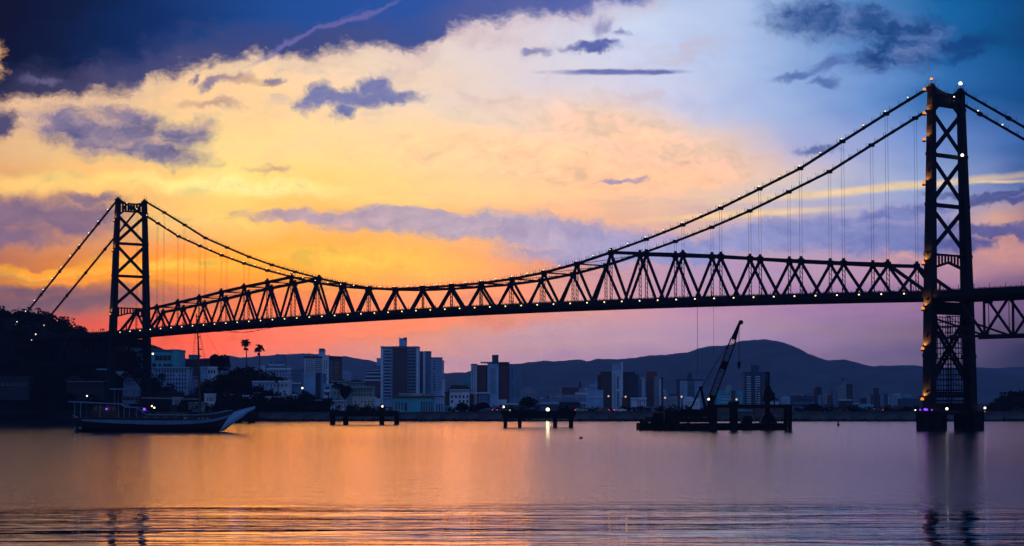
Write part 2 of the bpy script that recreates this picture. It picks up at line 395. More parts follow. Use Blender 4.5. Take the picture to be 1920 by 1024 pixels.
# ------------------------------------------------------------------ materials
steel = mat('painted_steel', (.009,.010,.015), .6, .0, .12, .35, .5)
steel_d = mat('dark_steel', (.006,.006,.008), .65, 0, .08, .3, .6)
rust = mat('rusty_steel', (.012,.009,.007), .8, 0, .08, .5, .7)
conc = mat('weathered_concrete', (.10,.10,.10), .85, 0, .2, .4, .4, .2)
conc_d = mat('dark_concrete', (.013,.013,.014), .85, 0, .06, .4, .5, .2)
asphalt = mat('asphalt', (.05,.05,.052), .9)
glass = mat('dark_window_glass', (.02,.025,.035), .15, 0, .6, .2, .3)
bulb = emat('warm_white_bulb', (1, .80, .36), 2.4)
bulb_w = emat('white_bulb', (1, .93, .75), 2.6)
bulb_o = emat('orange_flood', (1, .27, .02), 1.2)
bulb_y = emat('yellow_flood', (1, .95, .45), 4)
bulb_p = emat('purple_flood', (.30, .07, 1), 1.2)
bulb_r = emat('red_tail_lamp', (1, .05, .12), 1.8)
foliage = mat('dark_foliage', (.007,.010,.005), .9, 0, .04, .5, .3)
bark = mat('palm_bark', (.10,.09,.075), .9)

# ------------------------------------------------------------------ water
def build_water():
    mb = MB(); xs = [-5500, 5500]; ys = [-300, 9100]
    mb.v = [(xs[0],ys[0],0),(xs[1],ys[0],0),(xs[1],ys[1],0),(xs[0],ys[1],0)]; mb.f = [(0,1,2,3)]
    m = bpy.data.materials.new('bay_water'); m.use_nodes = True; t = m.node_tree; S = NT(t)
    b = t.nodes['Principled BSDF']
    b.inputs['Base Color'].default_value = (.010,.012,.020,1); b.inputs['IOR'].default_value = 1.33
    geo = t.nodes.new('ShaderNodeNewGeometry'); P = geo.outputs['Position']
    sp = t.nodes.new('ShaderNodeSeparateXYZ'); t.links.new(P, sp.inputs[0])
    # edge of the ripple field that crosses the foreground
    en = S.noise(S.mapping(P, scale=(.045,.03,1)), 1, 4, .6)
    yy = S.m('MULTIPLY_ADD', S.m('SUBTRACT', en, .5), 30., sp.outputs[1])
    yy = S.m('MULTIPLY_ADD', S.m('SUBTRACT', S.noise(S.mapping(P, scale=(.12,.35,1)), 1, 4, .65), .5), 14., yy)
    near = S.ss(yy, 119, 101)
    # wind streaks far out
    st = S.noise(S.mapping(P, scale=(.0035,.022,1)), 1, 4, .6)
    calm = S.ss(st, .60, .72)
    rough = S.m('ADD', S.m('MULTIPLY', S.m('SUBTRACT', 1., near), .08), .015)
    S.put(b.inputs['Roughness'], rough)
    ch = S.noise(S.mapping(P, scale=(.55,1.1,1)), 1, 4, .62)          # chop
    ch2 = S.noise(S.mapping(P, scale=(1.6,3.4,1)), 1, 3, .6)
    sw = S.noise(S.mapping(P, rot=(0,0,.05), scale=(.035,.23,1)), 1, 4, .55, .7)  # long low ridges near the camera
    sw2 = S.noise(S.mapping(P, rot=(0,0,-.06), scale=(.15,.9,1)), 1, 3, .6, .5)
    ch0 = S.noise(S.mapping(P, scale=(.22,.42,1)), 1, 5, .7)
    far_h = S.m('MULTIPLY_ADD', ch2, .007, S.m('MULTIPLY', ch, .024))
    far_h = S.m('MULTIPLY_ADD', ch0, .075, far_h)
    gr = S.noise(S.mapping(P, scale=(2.0,.20,1)), 1, 4, .7)
    far_h = S.m('MULTIPLY_ADD', gr, .052, far_h)
    far_h = S.m('MULTIPLY', far_h, S.ss(calm, 0, 1, 1, .62))
    near_h = S.m('MULTIPLY_ADD', sw2, .04, S.m('MULTIPLY', sw, S.ss(S.noise(S.mapping(P, scale=(.03,.07,1)), 1, 2), .35, .65, .14, .46)))
    near_h = S.m('MULTIPLY_ADD', ch2, .002, near_h)
    mx = t.nodes.new('ShaderNodeMix'); mx.data_type = 'FLOAT'
    S.put(mx.inputs[0], near); S.put(mx.inputs[2], far_h); S.put(mx.inputs[3], near_h)
    bp = t.nodes.new('ShaderNodeBump'); bp.inputs['Strength'].default_value = 1.; bp.inputs['Distance'].default_value = 1.
    t.links.new(mx.outputs[0], bp.inputs['Height']); t.links.new(bp.outputs[0], b.inputs['Normal'])
    mb.build('water', m, kind='structure', origin=(0,0,0))
build_water()

# ------------------------------------------------------------------ bridge frame of reference
PHI = 0.8465233
R0 = Vector((95.5903, 463.4695, 0)); SPAN = 339.47; NP = 27; PL = SPAN/NP; WB = 10.36; HT = 74.9
AXS = Vector((-math.cos(PHI), math.sin(PHI), 0)); AXT = Vector((math.sin(PHI), math.cos(PHI), 0))
def B(s, t, z): return R0 + AXS*s + AXT*t + Vector((0,0,z))

# ------------------------------------------------------------------ terrain
def sstep(a, b, x):
    t = max(0, min(1, (x-a)/(b-a))); return t*t*(3-2*t)
def shoreY(X):
    y = 729.0
    y += 14*sstep(-135, -165, X)
    y -= 26*math.exp(-((X+132)/24)**2)
    if X < -105: y += 2.0*mnoise.noise(Vector((X*.06, 3, 0)))
    return y
def hgt(X, Y):
    s = Y - shoreY(X)
    if s < -6: return -2.5
    base = -2.5 + 5.4*sstep(-6, 3, s)
    left = 36/(1+math.exp((X+149)/13))*sstep(746, 772, Y)*(1-.5*sstep(1000, 1300, Y))
    mid = 15*math.exp(-((X+106)/(20 if X < -106 else 20))**2)*sstep(752, 835, Y)*(1-sstep(930, 1050, Y))
    mid += 1.5*math.exp(-((X+78)/22)**2)*sstep(748, 790, Y)*(1-sstep(930, 1050, Y))
    n = mnoise.noise(Vector((X*.03, Y*.03, 0)))*1.6 + mnoise.noise(Vector((X*.1, Y*.1, 5)))*.6
    k = sstep(6, 30, s)
    rise = 4*sstep(900, 2400, Y)
    return base + max(left, mid)*1.0 + n*k*(.25 + .75*min(1, (left+mid)/8)) + rise
def build_ground():
    xs = [-5000, -3600, -2400, -1500, -1000, -750, -600, -500, -420, -360, -320, -290]
    x = -270
    while x < -40: xs.append(x); x += 3.5
    while x < 330: xs.append(x); x += 12
    while x < 4900: xs.append(x); x += 160
    ys = []; y = 690
    while y < 800: ys.append(y); y += 2.2
    while y < 960: ys.append(y); y += 7
    while y < 2000: ys.append(y); y += 60
    while y < 9000: ys.append(y); y += 500
    mb = MB()
    for yy in ys:
        for xx in xs: mb.v.append((xx, yy, hgt(xx, yy)))
    nx = len(xs)
    for j in range(len(ys)-1):
        for i in range(nx-1):
            a = j*nx+i; mb.f.append((a, a+1, a+nx+1, a+nx))
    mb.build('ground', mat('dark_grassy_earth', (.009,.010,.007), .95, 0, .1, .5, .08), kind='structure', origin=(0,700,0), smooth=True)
build_ground()

def ridge(name, prof, Y0, depth, m, seed):
    """hills with a crest that follows the outline seen from the shore"""
    mb = MB(); px0, px1 = prof[0][0], prof[-1][0]
    nx, ny = 330, 26
    def crest(p):
        for (a, ya), (b, yb) in zip(prof[:-1], prof[1:]):
            if a <= p <= b:
                t = (p-a)/(b-a); t = t*t*(3-2*t)*.5 + t*.5; return ya + (yb-ya)*t
        return prof[-1][1]
    for j in range(ny):
        v = -1 + 2*j/(ny-1)                       # -1 front foot .. 1 back foot
        for i in range(nx):
            p = px0 + (px1-px0)*i/(nx-1)
            X = XX(p, Y0); H = ZZ(crest(p), Y0)
            Yp = Y0 + v*depth
            n = mnoise.fractal(Vector((X*.0022, Yp*.0022, seed)), 1., 2.1, 6)
            sh = max(0., math.cos(v*math.pi/2))**(.8)
            z = H*sh + n*H*.28*(1-sh)*min(1, sh*4) + mnoise.fractal(Vector((X*.018, Yp*.018, seed+4)), .8, 2.1, 5)*4.2*sh
            mb.v.append((X + mnoise.noise(Vector((X*.004, Yp*.004, seed)))*60*(1-sh), Yp, z-1))
    for j in range(ny-1):
        for i in range(nx-1):
            a = j*nx+i; mb.f.append((a, a+1, a+nx+1, a+nx))
    mb.build(name, m, kind='structure', smooth=True)
forest = mat('forested_slope', (.10,.115,.115), .95, 0, .05, .5, .012)
ridge('mountain', [(760,712),(835,704),(870,699),(905,694),(960,683),(1000,680),(1040,677),(1085,675),(1100,677),(1120,673),(1155,675),(1185,671),(1220,667),(1260,665),(1280,662),(1313,652),(1340,649),(1363,647),(1390,639),(1423,637),(1445,640),(1460,644),(1480,657),(1497,664),(1518,671),(1537,679),(1560,674),(1576,678),(1593,685),(1627,688),(1652,686),(1677,685),(1717,688),(1780,691),(1830,697),(1863,709),(1913,717),(1960,722),(2150,738),(2500,752)], 6200, 1200, forest, 1)
ridge('far_hills', [(-900,700),(-300,680),(0,690),(200,684),(330,673),(385,672),(420,667),(460,671),(500,667),(540,664),(570,663),(600,665),(650,669),(690,675),(720,682),(760,690),(800,697),(835,700),(870,699),(900,703),(1000,712)], 7700, 900, forest, 9)
ridge('distant_hills', [(1560,700),(1700,692),(1820,688),(1860,690),(1900,688),(1960,687),(2100,690),(2400,684),(2900,700)], 8100, 500, forest, 15)

# ------------------------------------------------------------------ the bridge
def zb(s):                                   # underside of the deck
    u = (s-SPAN/2)/(SPAN/2); return 30.2 - 2.1*u*u
ZT = {1:36.5,2:37.4,3:38.5,4:39.6,5:40.9,6:42.0,7:42.9,8:43.9,9:41.6,10:39.9,11:38.8,12:38.2,13:38.05}
ZC = {0:74.9,1:70.1,2:65.1,3:60.0,4:56.2,5:52.5,6:49.3,7:46.5,8:44.0}
def zt(k): k = min(k, NP-k); return ZT[k]
def zc(k):
    k = min(k, NP-k); return ZC[k] if k <= 8 else ZT[k]+.15
BR = thing('suspension_bridge', 'long dark steel suspension bridge with two towers and lit chains crossing the bay', 'bridge', B(0,0,0))
HW = WB/2
def batter(z): return 2.3*(1-z/75)

def tower(s0):
    # the tower's portal at the top is the part; legs, braces and struts hang below it
    mb = MB()
    L = lambda sd, z: B(s0, sd*(HW+batter(z)), z)
    mb.beam(L(-1,73.6), L(1,73.6), .9, .45); mb.beam(L(-1,74.3), B(s0,-2.2,73.7), .6, .4); mb.beam(L(1,74.3), B(s0,2.2,73.7), .6, .4)
    mb.beam(B(s0,-3.2,70.9), B(s0,3.2,70.9), .9, .45)
    mb.beam(L(-1,69.2), B(s0,-3.1,70.8), .9, .45); mb.beam(L(1,69.2), B(s0,3.1,70.8), .9, .45)
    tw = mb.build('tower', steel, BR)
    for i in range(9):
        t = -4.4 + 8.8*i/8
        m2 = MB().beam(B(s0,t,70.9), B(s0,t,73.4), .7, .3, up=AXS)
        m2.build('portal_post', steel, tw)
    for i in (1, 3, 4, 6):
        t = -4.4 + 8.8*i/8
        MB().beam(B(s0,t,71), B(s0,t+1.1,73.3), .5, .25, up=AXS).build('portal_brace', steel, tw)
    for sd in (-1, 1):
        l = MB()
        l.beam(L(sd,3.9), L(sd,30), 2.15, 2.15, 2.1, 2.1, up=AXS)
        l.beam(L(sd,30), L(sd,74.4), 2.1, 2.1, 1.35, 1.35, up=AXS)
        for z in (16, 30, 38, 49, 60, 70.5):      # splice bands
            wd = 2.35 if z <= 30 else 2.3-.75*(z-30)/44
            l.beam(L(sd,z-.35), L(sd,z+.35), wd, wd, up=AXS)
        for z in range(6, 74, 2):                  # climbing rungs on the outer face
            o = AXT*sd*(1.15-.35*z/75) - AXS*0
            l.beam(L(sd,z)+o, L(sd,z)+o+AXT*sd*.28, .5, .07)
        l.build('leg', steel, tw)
        c = MB().beam(L(sd,74.4), L(sd,75.1), 2.0, 1.6, 1.2, 1.0, up=AXS)
        c.ball(L(sd,75.2), .45, 8, 5); c.tube(L(sd,75.2), L(sd,77.2), .06, .03)
        for q in (-.7, .7): c.tube(L(sd,75.0)+AXS*q, L(sd,76.3)+AXS*q*1.8, .05, .04)
        c.tube(L(sd,75)+AXT*.6, L(sd,76.3)+AXT*.9, .05, .04)
        c.build('saddle', steel, tw)
        p = MB(); b0 = L(sd,0); a_, b_ = AXS*2.0, AXT*1.95
        for zz0, zz1, k in ((-2.5,3.3,1.), (3.3,3.95,1.05)):
            p.hexa([b0 - a_*k - b_*k + Vector((0,0,zz0)), b0 + a_*k - b_*k + Vector((0,0,zz0)), b0 + a_*k + b_*k + Vector((0,0,zz0)), b0 - a_*k + b_*k + Vector((0,0,zz0)),
                    b0 - a_*k - b_*k + Vector((0,0,zz1)), b0 + a_*k - b_*k + Vector((0,0,zz1)), b0 + a_*k + b_*k + Vector((0,0,zz1)), b0 - a_*k + b_*k + Vector((0,0,zz1))])
        p.build('pier', conc_d, tw)
    def laced(p, q, wd, r):
        m_ = MB(); d = (q-p).normalized(); n = d.cross(AXS).normalized()*wd/2
        m_.beam(p+n, q+n, .5, r, up=AXS); m_.beam(p-n, q-n, .5, r, up=AXS)
        N = max(4, int((q-p).length/1.0))
        for i in range(N):
            a = p.lerp(q, i/N); b = p.lerp(q, (i+1)/N); sg = 1 if i % 2 else -1
            m_.beam(a+n*sg, b-n*sg, .3, .09, up=AXS)
        return m_
    for za, zb_ in ((70.0,59.9), (59.9,48.9), (48.9,38.4)):
        laced(L(-1,za-.5), L(1,zb_+.3), .55, .2).build('diagonal_brace', steel, tw)
        laced(L(1,za-.5)+AXS*.1, L(-1,zb_+.3)+AXS*.1, .55, .2).build('diagonal_brace', steel, tw)
    for z in (59.9, 48.9): laced(L(-1,z), L(1,z), .45, .18).build('cross_strut', steel, tw)
    d = MB()
    d.beam(L(-1,38.1), L(1,38.1), .8, .4); d.beam(L(-1,34.9), B(s0,0,36.5), .8, .4); d.beam(L(1,34.9), B(s0,0,36.5), .8, .4)
    for i in range(11):
        t = -5.6+11.2*i/10; d.beam(B(s0,t,36.4-abs(t)*.24), B(s0,t,38.1), .5, .22, up=AXS)
    d.build('deck_portal', steel, tw)
    MB().beam(L(-1,26.4), L(1,26.4), 3.2, 2.6).build('cross_girder', steel_d, tw)
    laced(L(-1,24.6), L(1,9.6), 1.1, .5).build('diagonal_brace', steel_d, tw)
    laced(L(1,24.6)+AXS*.2, L(-1,9.6)+AXS*.2, 1.1, .5).build('diagonal_brace', steel_d, tw)
    laced(L(-1,7.6), L(1,7.6), .7, .4).build('cross_strut', steel_d, tw)
    MB().beam(L(-1,4.9), L(1,4.9), 1.6, 1.7).build('cross_strut', steel_d, tw)
    return tw
TW = [tower(0), tower(SPAN)]

# stiffening trusses
for sd in (-1, 1):
    t = sd*HW
    m_ = MB()
    for k in range(NP):
        for h in (0, 1):
            a, b = (k+h*.5)*PL, (k+h*.5+.5)*PL
            m_.beam(B(a, t, zb(a)+.5), B(b, t, zb(b)+.5), .6, .95)
    for k in range(NP):
        a = (k+.5)*PL; m_.beam(B(a-.8, t, zb(a)+1), B(a+.8, t, zb(a)+1), .68, 1.2)
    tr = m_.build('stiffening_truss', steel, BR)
    for k in range(1, NP-1):
        a, b = B(k*PL, t, zt(k)), B((k+1)*PL, t, zt(k+1))
        h = .85 if (k < 8 or k >= NP-8) else .5
        MB().beam(a, b, .6, h).build('top_chord', steel, tr)
    for k in range(1, NP):
        s = k*PL; z = zt(k)
        # node head
        g = MB().beam(B(s,t,z-.75), B(s,t,z+.65), .7, 1.5, up=AXT)
        if k <= 8 or k >= NP-8: g.beam(B(s,t,z+.5), B(s,t,z+1.15), .5, .6, up=AXT)
        g.build('gusset', steel, tr)
        for h in (-.5, .5):
            sb = s+h*PL
            MB().beam(B(s,t,z-.2), B(sb,t,zb(sb)+.9), .55, .5, up=AXT).build('diagonal', steel, tr)
        p = MB()
        for q in (-.38, .38):
            p.beam(B(s+q,t,z-.3), B(s+q,t,zb(s)+.7), .14, .14, up=AXT)
        n = int((z-zb(s))/1.1)
        for i in range(n):
            z0 = zb(s)+.9+i*1.1
            if z0+1.1 < z-.4: p.beam(B(s-.38,t,z0), B(s+.38,t,z0+1.1), .08, .08, up=AXT)
        p.build('post', steel, tr)
    for (ka, kb) in ((1, 0), (NP-1, NP)):
        q = MB().beam(B(ka*PL,t,zt(ka)), B(kb*PL,t,zb(kb*PL)+.6), .6, .85, up=AXT)
        q.build('end_post', steel, tr)
        km = (ka+kb)/2; MB().beam(B(km*PL,t,(zt(ka)+zb(0))/2), B(km*PL,t,zb(0)+1), .3, .3, up=AXT).build('post', steel, tr)
    # chain of eyebars
    ch = MB().ball(B(0,t,zc(0)), .7, 8, 6).build('eyebar_chain', steel, BR)
    for k in list(range(1, 9)) + list(range(NP-8, NP)):
        MB().beam(B(k*PL-.55,t,zc(k)), B(k*PL+.55,t,zc(k)), .8, .9, up=AXT).build('pin_joint', steel, ch)
    st = MB()
    def stanchions(a, b, n):
        for i in range(n):
            p = a.lerp(b, (i+.5)/n)
            for o in (-.35, .35):
                st.tube(p+AXT*o*.8, p+AXT*o*1.4+Vector((0,0,1.05)), .045, .045, 4)
            st.beam(p+AXT*-.45+Vector((0,0,.35)), p+AXT*.45+Vector((0,0,.35)), .06, .06)
    for k in range(NP):
        a, b = B(k*PL,t,zc(k)), B((k+1)*PL,t,zc(k+1))
        q = MB()
        for o in (-.24, -.08, .08, .24): q.beam(a+AXT*o, b+AXT*o, .07, .46)
        for f in (.0, .5): 
            r_ = a.lerp(b, f+.0); q.beam(a.lerp(b,f), a.lerp(b,f+.03), .62, .56)
        q.build('eyebar', steel, ch)
        stanchions(a, b, 5)
    SL = .588
    for (s0, sg, L_) in ((0, -1, 78), (SPAN, 1, 78)):
        n = 6
        for i in range(n):
            a = B(s0+sg*L_*i/n, t, HT-SL*L_*i/n); b = B(s0+sg*L_*(i+1)/n, t, HT-SL*L_*(i+1)/n)
            q = MB()
            for o in (-.24, -.08, .08, .24): q.beam(a+AXT*o, b+AXT*o, .07, .46)
            q.beam(a.lerp(b,.94), b, .8, .85)
            q.build('eyebar', steel, ch)
            stanchions(a, b, 5)
    st.build('handrail_stanchion', steel, ch, kind='stuff')
    # suspenders
    for k in list(range(1, 8)) + list(range(NP-7, NP)):
        q = MB()
        for o in (-.36, .36): q.tube(B(k*PL+o,t,zc(k)), B(k*PL+o,t,zt(k)+.6), .032, .032, 5)
        q.build('suspender', steel, BR)
# top lateral bracing
for k in range(2, NP-1):
    MB().beam(B(k*PL,-HW,zt(k)), B(k*PL,HW,zt(k)), .3, .35).build('top_strut', steel, BR)
    if k < NP-2:
        MB().beam(B(k*PL,-HW,zt(k)), B((k+1)*PL,HW,zt(k+1)), .14, .14).build('lateral_brace', steel, BR)
        MB().beam(B(k*PL,HW,zt(k)-.1), B((k+1)*PL,-HW,zt(k+1)-.1), .14, .14).build('lateral_brace', steel, BR)
# deck
def deck_piece(a, b, n):
    dm = MB()
    for i in range(n):
        s0 = a+(b-a)*i/n; s1 = a+(b-a)*(i+1)/n
        z0 = zb(min(max(s0,0),SPAN)); z1 = zb(min(max(s1,0),SPAN))
        dm.beam(B(s0,0,z0+1.15), B(s1,0,z1+1.15), WB-.7, .3)
        dm.beam(B(s0,-HW-1.3,z0+1.25), B(s1,-HW-1.3,z1+1.25), 1.9, .22)
        for o in (-3.4, -1.2, 1.2, 3.4): dm.beam(B(s0,o,z0+.75), B(s1,o,z1+.75), .3, .5)
    return dm
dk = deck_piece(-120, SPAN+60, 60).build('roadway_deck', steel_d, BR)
for k in range(0, NP*2+1):
    s = k*PL/2; MB().beam(B(s,-HW-2.2,zb(s)+.62), B(s,HW,zb(s)+.62), .35, .75).build('floor_beam', steel_d, dk)
for sd, off in ((-1, -HW-2.2), (1, HW+.45)):
    rl = MB()
    for i in range(130):
        s0 = -120+(SPAN+180)*i/130; s1 = -120+(SPAN+180)*(i+1)/130
        z0 = zb(min(max(s0,0),SPAN)); z1 = zb(min(max(s1,0),SPAN))
        rl.beam(B(s0,off,z0+2.05), B(s1,off,z1+2.05), .08, .1)
        rl.beam(B(s0,off,z0+1.6), B(s1,off,z1+1.6), .05, .7)
        rl.beam(B(s0,off,z0+.85), B(s1,off,z1+.85), .25, .85)
        for h in range(3):
            u = h/3; p = B(s0,off,z0+1.0).lerp(B(s1,off,z1+1.0), u)
            rl.beam(p, p+Vector((0,0,1.35 if h else 1.9)), .09, .09)
    rl.build('railing', steel, dk)
# approach spans
def approach(s0, sg, n, names='approach_span'):
    for sd in (-1, 1):
        t = sd*HW
        m_ = MB()
        L_ = n*12.6
        m_.beam(B(s0,t,28.3), B(s0+sg*L_,t,28.3), .6, .8)
        ap = m_.build(names, steel, BR)
        MB().beam(B(s0+sg*4,t,20.0), B(s0+sg*(L_-2),t,20.0), .55, .6).build('bottom_chord', steel, ap)
        for i in range(n+1):
            sb = s0+sg*(12.6*i+.4)
            if 0 < i:
                MB().beam(B(sb,t,20.1), B(sb,t,28), .4, .4, up=AXT).build('post', steel, ap)
                MB().beam(B(sb-.8,t,20.35), B(sb+.8,t,20.35), .65, 1.1).build('gusset', steel, ap)
            st_ = sb+sg*6.3
            if i < n:
                MB().beam(B(st_,t,28), B(sb+sg*12.6,t,20.1), .45, .45, up=AXT).build('diagonal', steel, ap)
                MB().beam(B(st_,t,20.2), B(st_,t,28), .12, .12, up=AXT).build('hanger', steel, ap)
                MB().beam(B(st_-.9,t,27.8), B(st_+.9,t,27.8), .62, .7).build('gusset', steel, ap)
                if i: MB().beam(B(sb,t,20.1), B(st_,t,28), .45, .45, up=AXT).build('diagonal', steel, ap)
                else: MB().beam(B(sb,t,24.0), B(sb+sg*12.6,t,20.1), .4, .4, up=AXT).build('diagonal', steel, ap)
approach(0, -1, 9); approach(SPAN, 1, 4)
for s in (-57, -108): 
    for sd in (-1, 1):
        p = MB().beam(B(s,sd*HW,-2.5), B(s,sd*HW,19.7), 2.2, 2.0, 1.6, 1.5, up=AXS); p.build('approach_pier', conc_d, BR)
MB().beam(B(-78,-HW-1.5,24.5), B(-78,HW+1.5,24.5), 4, 8.5).build('anchorage', conc_d, BR)
MB().beam(B(-78,0,-2.5), B(-78,0,20.2), 4, 11, up=AXS).build('anchorage_pier', conc_d, BR)

# rope hanging below the deck, slack netting ropes
MB().tube(at(1307.6, 566, 517), at(1307.8, 702, 517), .05).build('hanging_rope', steel_d, BR)
MB().tube(at(1338, 566, 508), at(1338, 668, 508), .03).build('hanging_rope', steel_d, BR)
nb = MB()
for (ka, kb, sag, o) in ((19.2,23.4,1.6,0), (20.0,22.5,1.9,.6), (20.6,23.0,1.0,1.6), (19.6,21.4,1.2,2.2)):
    pts = []
    for i in range(13):
        u = i/12; s = (ka+(kb-ka)*u)*PL; pts.append(B(s, -HW+o, zb(s)-.1-sag*4*u*(1-u)*(.7+.3*math.sin(5*u+o))))
    nb.path(pts, .06, 4)
nb.build('slack_rope', steel_d, BR)

# lamps
def lamp(p, m_, r=.3, arm=None, name='lamp'):
    b = MB().ball(p, r, 8, 6); return b.build(name, m_, BR)
def lampfix(p, m_=None, r=.26, up=.55):
    base = Vector(p)
    f = MB().tube(base, base+Vector((0,0,up)), .07, .05, 5); f.beam(base+Vector((0,0,up-.12)), base+Vector((0,0,up)), .35, .35)
    o = f.build('lamp', steel_d, BR)
    MB().ball(base+Vector((0,0,up+r*.8)), r, 8, 6).build('bulb', m_ or bulb, o)
for i in range(1, NP*2):
    s = i*PL/2; lampfix(B(s, -HW-2.45, zb(s)+1.0), bulb, .17, .25)
for k in range(NP):
    for h in (.5, 1.0):
        a, b = B(k*PL,-HW,zc(k)), B((k+1)*PL,-HW,zc(k+1))
        if k+h >= NP: continue
        lampfix(a.lerp(b, h)+Vector((0,0,.2)) - AXT*.35, bulb, .145, .25)
lampfix(B(8.7*PL, HW, 44.6), bulb, .24, .2)
for s0, sg in ((0,-1), (SPAN,1)):
    for i in range(1, 13):
        d = i*6.2 - (0 if sg > 0 else 0); lampfix(B(s0+sg*d, -HW, HT-SL*d+.2) - AXT*.35, bulb_w, .155, .25)
# orange flood lamps on the tower legs, facing up the steel
for s0, zs in ((0, (6.5, 17.4, 26.1, 36.0, 53.4, 63.0, 68.8, 74.0)), (SPAN, (35.8, 57.4, 67.5))):
    for i, z in enumerate(zs):
        p = B(s0, -HW-batter(z), z) + AXS*.8 - AXT*1.5 if s0 == 0 else B(s0, -HW-batter(z), z) - AXT*1.35
        f = MB().beam(p-Vector((0,0,.45)), p-Vector((0,0,.1)), .5, .5, up=AXS); f.beam(p-Vector((0,0,.35)), p-Vector((0,0,.35))+(B(s0,-HW-batter(z),z)-p)*.5, .12, .12)
        o = f.build('flood_lamp', steel_d, BR)
        MB().ball(p+Vector((0,0,.12)),   .38 if s0 == 0 else .3, 8, 6).build('bulb', bulb_o, o)
        ld = bpy.data.lights.new('flood_light', 'SPOT'); ld.energy = 2200 if s0 == 0 else 1800; ld.color = (1,.34,.05); ld.shadow_soft_size = .1; ld.spot_size = R(95); ld.spot_blend = .8
        lo_ = bpy.data.objects.new('flood_light', ld); C.objects.link(lo_); lo_.location = p+Vector((0,0,.75)) - AXT*.2 - BR.location; lo_.parent = BR
        lo_.rotation_euler = (-(B(s0,-HW-batter(z),z+1.8)-p)).to_track_quat('Z','Y').to_euler()
for p, m_, r in ((B(0,HW,76.3), bulb_w, .42), (B(0,HW-.9,60.2)-AXS*.9, bulb_w, .36), (B(0,-HW,76.4), bulb_o, .3), (B(0,1.9,72.4)-AXS*.8, bulb_w, .26)):
    lampfix(p-Vector((0,0,.5)), m_, r, .4)
# purple floods on the near pier
for i, (o, m_, r) in enumerate(((-2.3,bulb_w,.15), (-1.0,bulb_p,.2), (.3,bulb_p,.3), (.8,bulb_p,.24), (2.1,bulb_p,.18))):
    p = B(0,-HW-2.3,3.95) + AXS*(-o*1.0) - AXT*(2.4) if False else B(0,-HW-2.3,3.95) - AXT*1.8 + AXS*(-o)
    lampfix(p, m_, r, .2)
lampfix(B(0,-HW+.9,4.0)-AXS*2.3, bulb_w, .3, .3)
lampfix(B(0,HW+4.6,4.0)-AXS*2.0, bulb_w, .26, .5)
ld = bpy.data.lights.new('pier_flood', 'POINT'); ld.energy = 14; ld.color = (.35,.08,1); ld.shadow_soft_size = .3
lo_ = bpy.data.objects.new('pier_flood', ld); C.objects.link(lo_); lo_.location = B(-.4,-HW-2.3-2.4,4.9)-BR.location; lo_.parent = BR

# scaffold tower standing between the legs of the right tower
SC_ = thing('scaffold_tower', 'tall dark tube scaffold standing between the legs of the right bridge tower', 'scaffold', B(0,0,3.9))
zs = [3.9+1.15*i for i in range(19)]
MB().beam(B(0,-3.9,3.55), B(0,3.9,3.55), 4.9, .5).build('base_platform', steel_d, SC_)
MB().beam(B(0,-2.6,-2.5), B(0,-2.6,3.29), 1.2, 1.2, up=AXS).build('support_pile', steel_d, SC_)
MB().beam(B(0,2.6,-2.5), B(0,2.6,3.29), 1.2, 1.2, up=AXS).build('support_pile', steel_d, SC_)
for t in [-3.4+.97*i for i in range(8)]:
    for s in (-2., 2.1):
        MB().beam(B(s,t,3.95), B(s,t,24.8), .13, .13, up=AXS).build('standard', steel_d, SC_)
for i, z in enumerate(zs):
    for s in (-2., 2.1):
        if z > 4.2: MB().beam(B(s+.1,-3.6,z), B(s+.1,3.6,z), .13, .16).build('ledger', steel_d, SC_)
    if i % 2 == 0 and z < 23 and i: MB().beam(B(0,-3.35,z+.15), B(0,3.35,z+.15), 3.6, .12).build('walk_board', steel_d, SC_)
    if i % 2 == 0 and 4 < z < 23:
        MB().beam(B(-2.15,-3.3 if i%4 else 3.3,z), B(-2.15,3.3 if i%4 else -3.3,z+2.3), .1, .1, up=AXS).build('brace', steel_d, SC_)

# ------------------------------------------------------------------ haze
hz = bpy.data.materials.new('dusk_haze'); hz.use_nodes = True; ht = hz.node_tree
for n in list(ht.nodes): ht.nodes.remove(n)
pv = ht.nodes.new('ShaderNodeVolumePrincipled'); ho = ht.nodes.new('ShaderNodeOutputMaterial')
pv.inputs['Color'].default_value = (.40, .66, 1, 1); pv.inputs['Density'].default_value = .00011; pv.inputs['Anisotropy'].default_value = .3
ht.links.new(pv.outputs[0], ho.inputs['Volume'])
hb = MB().box(-5600, 5600, -400, 9200, -4, 262).build('haze', hz, kind='stuff', origin=(0,0,-4))

# ------------------------------------------------------------------ temporary platforms in the water under the bridge
def platform(label, Y, x0, x1, yt, yb, legs, ywl, depth=9., slant=0):
    zt_, zb_ = ZZ(yt, Y), ZZ(yb, Y)
    X0, X1 = XX(x0, Y), XX(x1, Y)
    T = thing('foundation_platform', label, 'platform', ((X0+X1)/2, Y+depth/2, 0), 'temporary platforms on piles under the bridge')
    b = MB().prism([(X0-slant, zt_), (X0+slant*.3, zb_), (X1-slant*.3, zb_), (X1+slant, zt_)], Y, Y+depth); b.build('cap_beam', conc_d, T)
    r = MB().box(X0-slant+.1, X1+slant-.1, Y+.3, Y+.45, zt_+.003, zt_+.18); r.build('kerb', conc_d, T)
    for (a, c) in legs:
        for yy in (Y+1.0, Y+depth-1.0):
            xa, xc = XX(a, Y), XX(c, Y); rr = (xc-xa)/2
            MB().tube(((xa+xc)/2, yy, -3), ((xa+xc)/2, yy, zb_-.002), rr, rr, 12).build('pile', rust, T)
    return T
platform('dark low platform on four pile pairs, left of the two in open water', 598, 618, 746, 771, 781, ((618,624.5),(643,649.5),(711,717.5),(739,746)), 795)
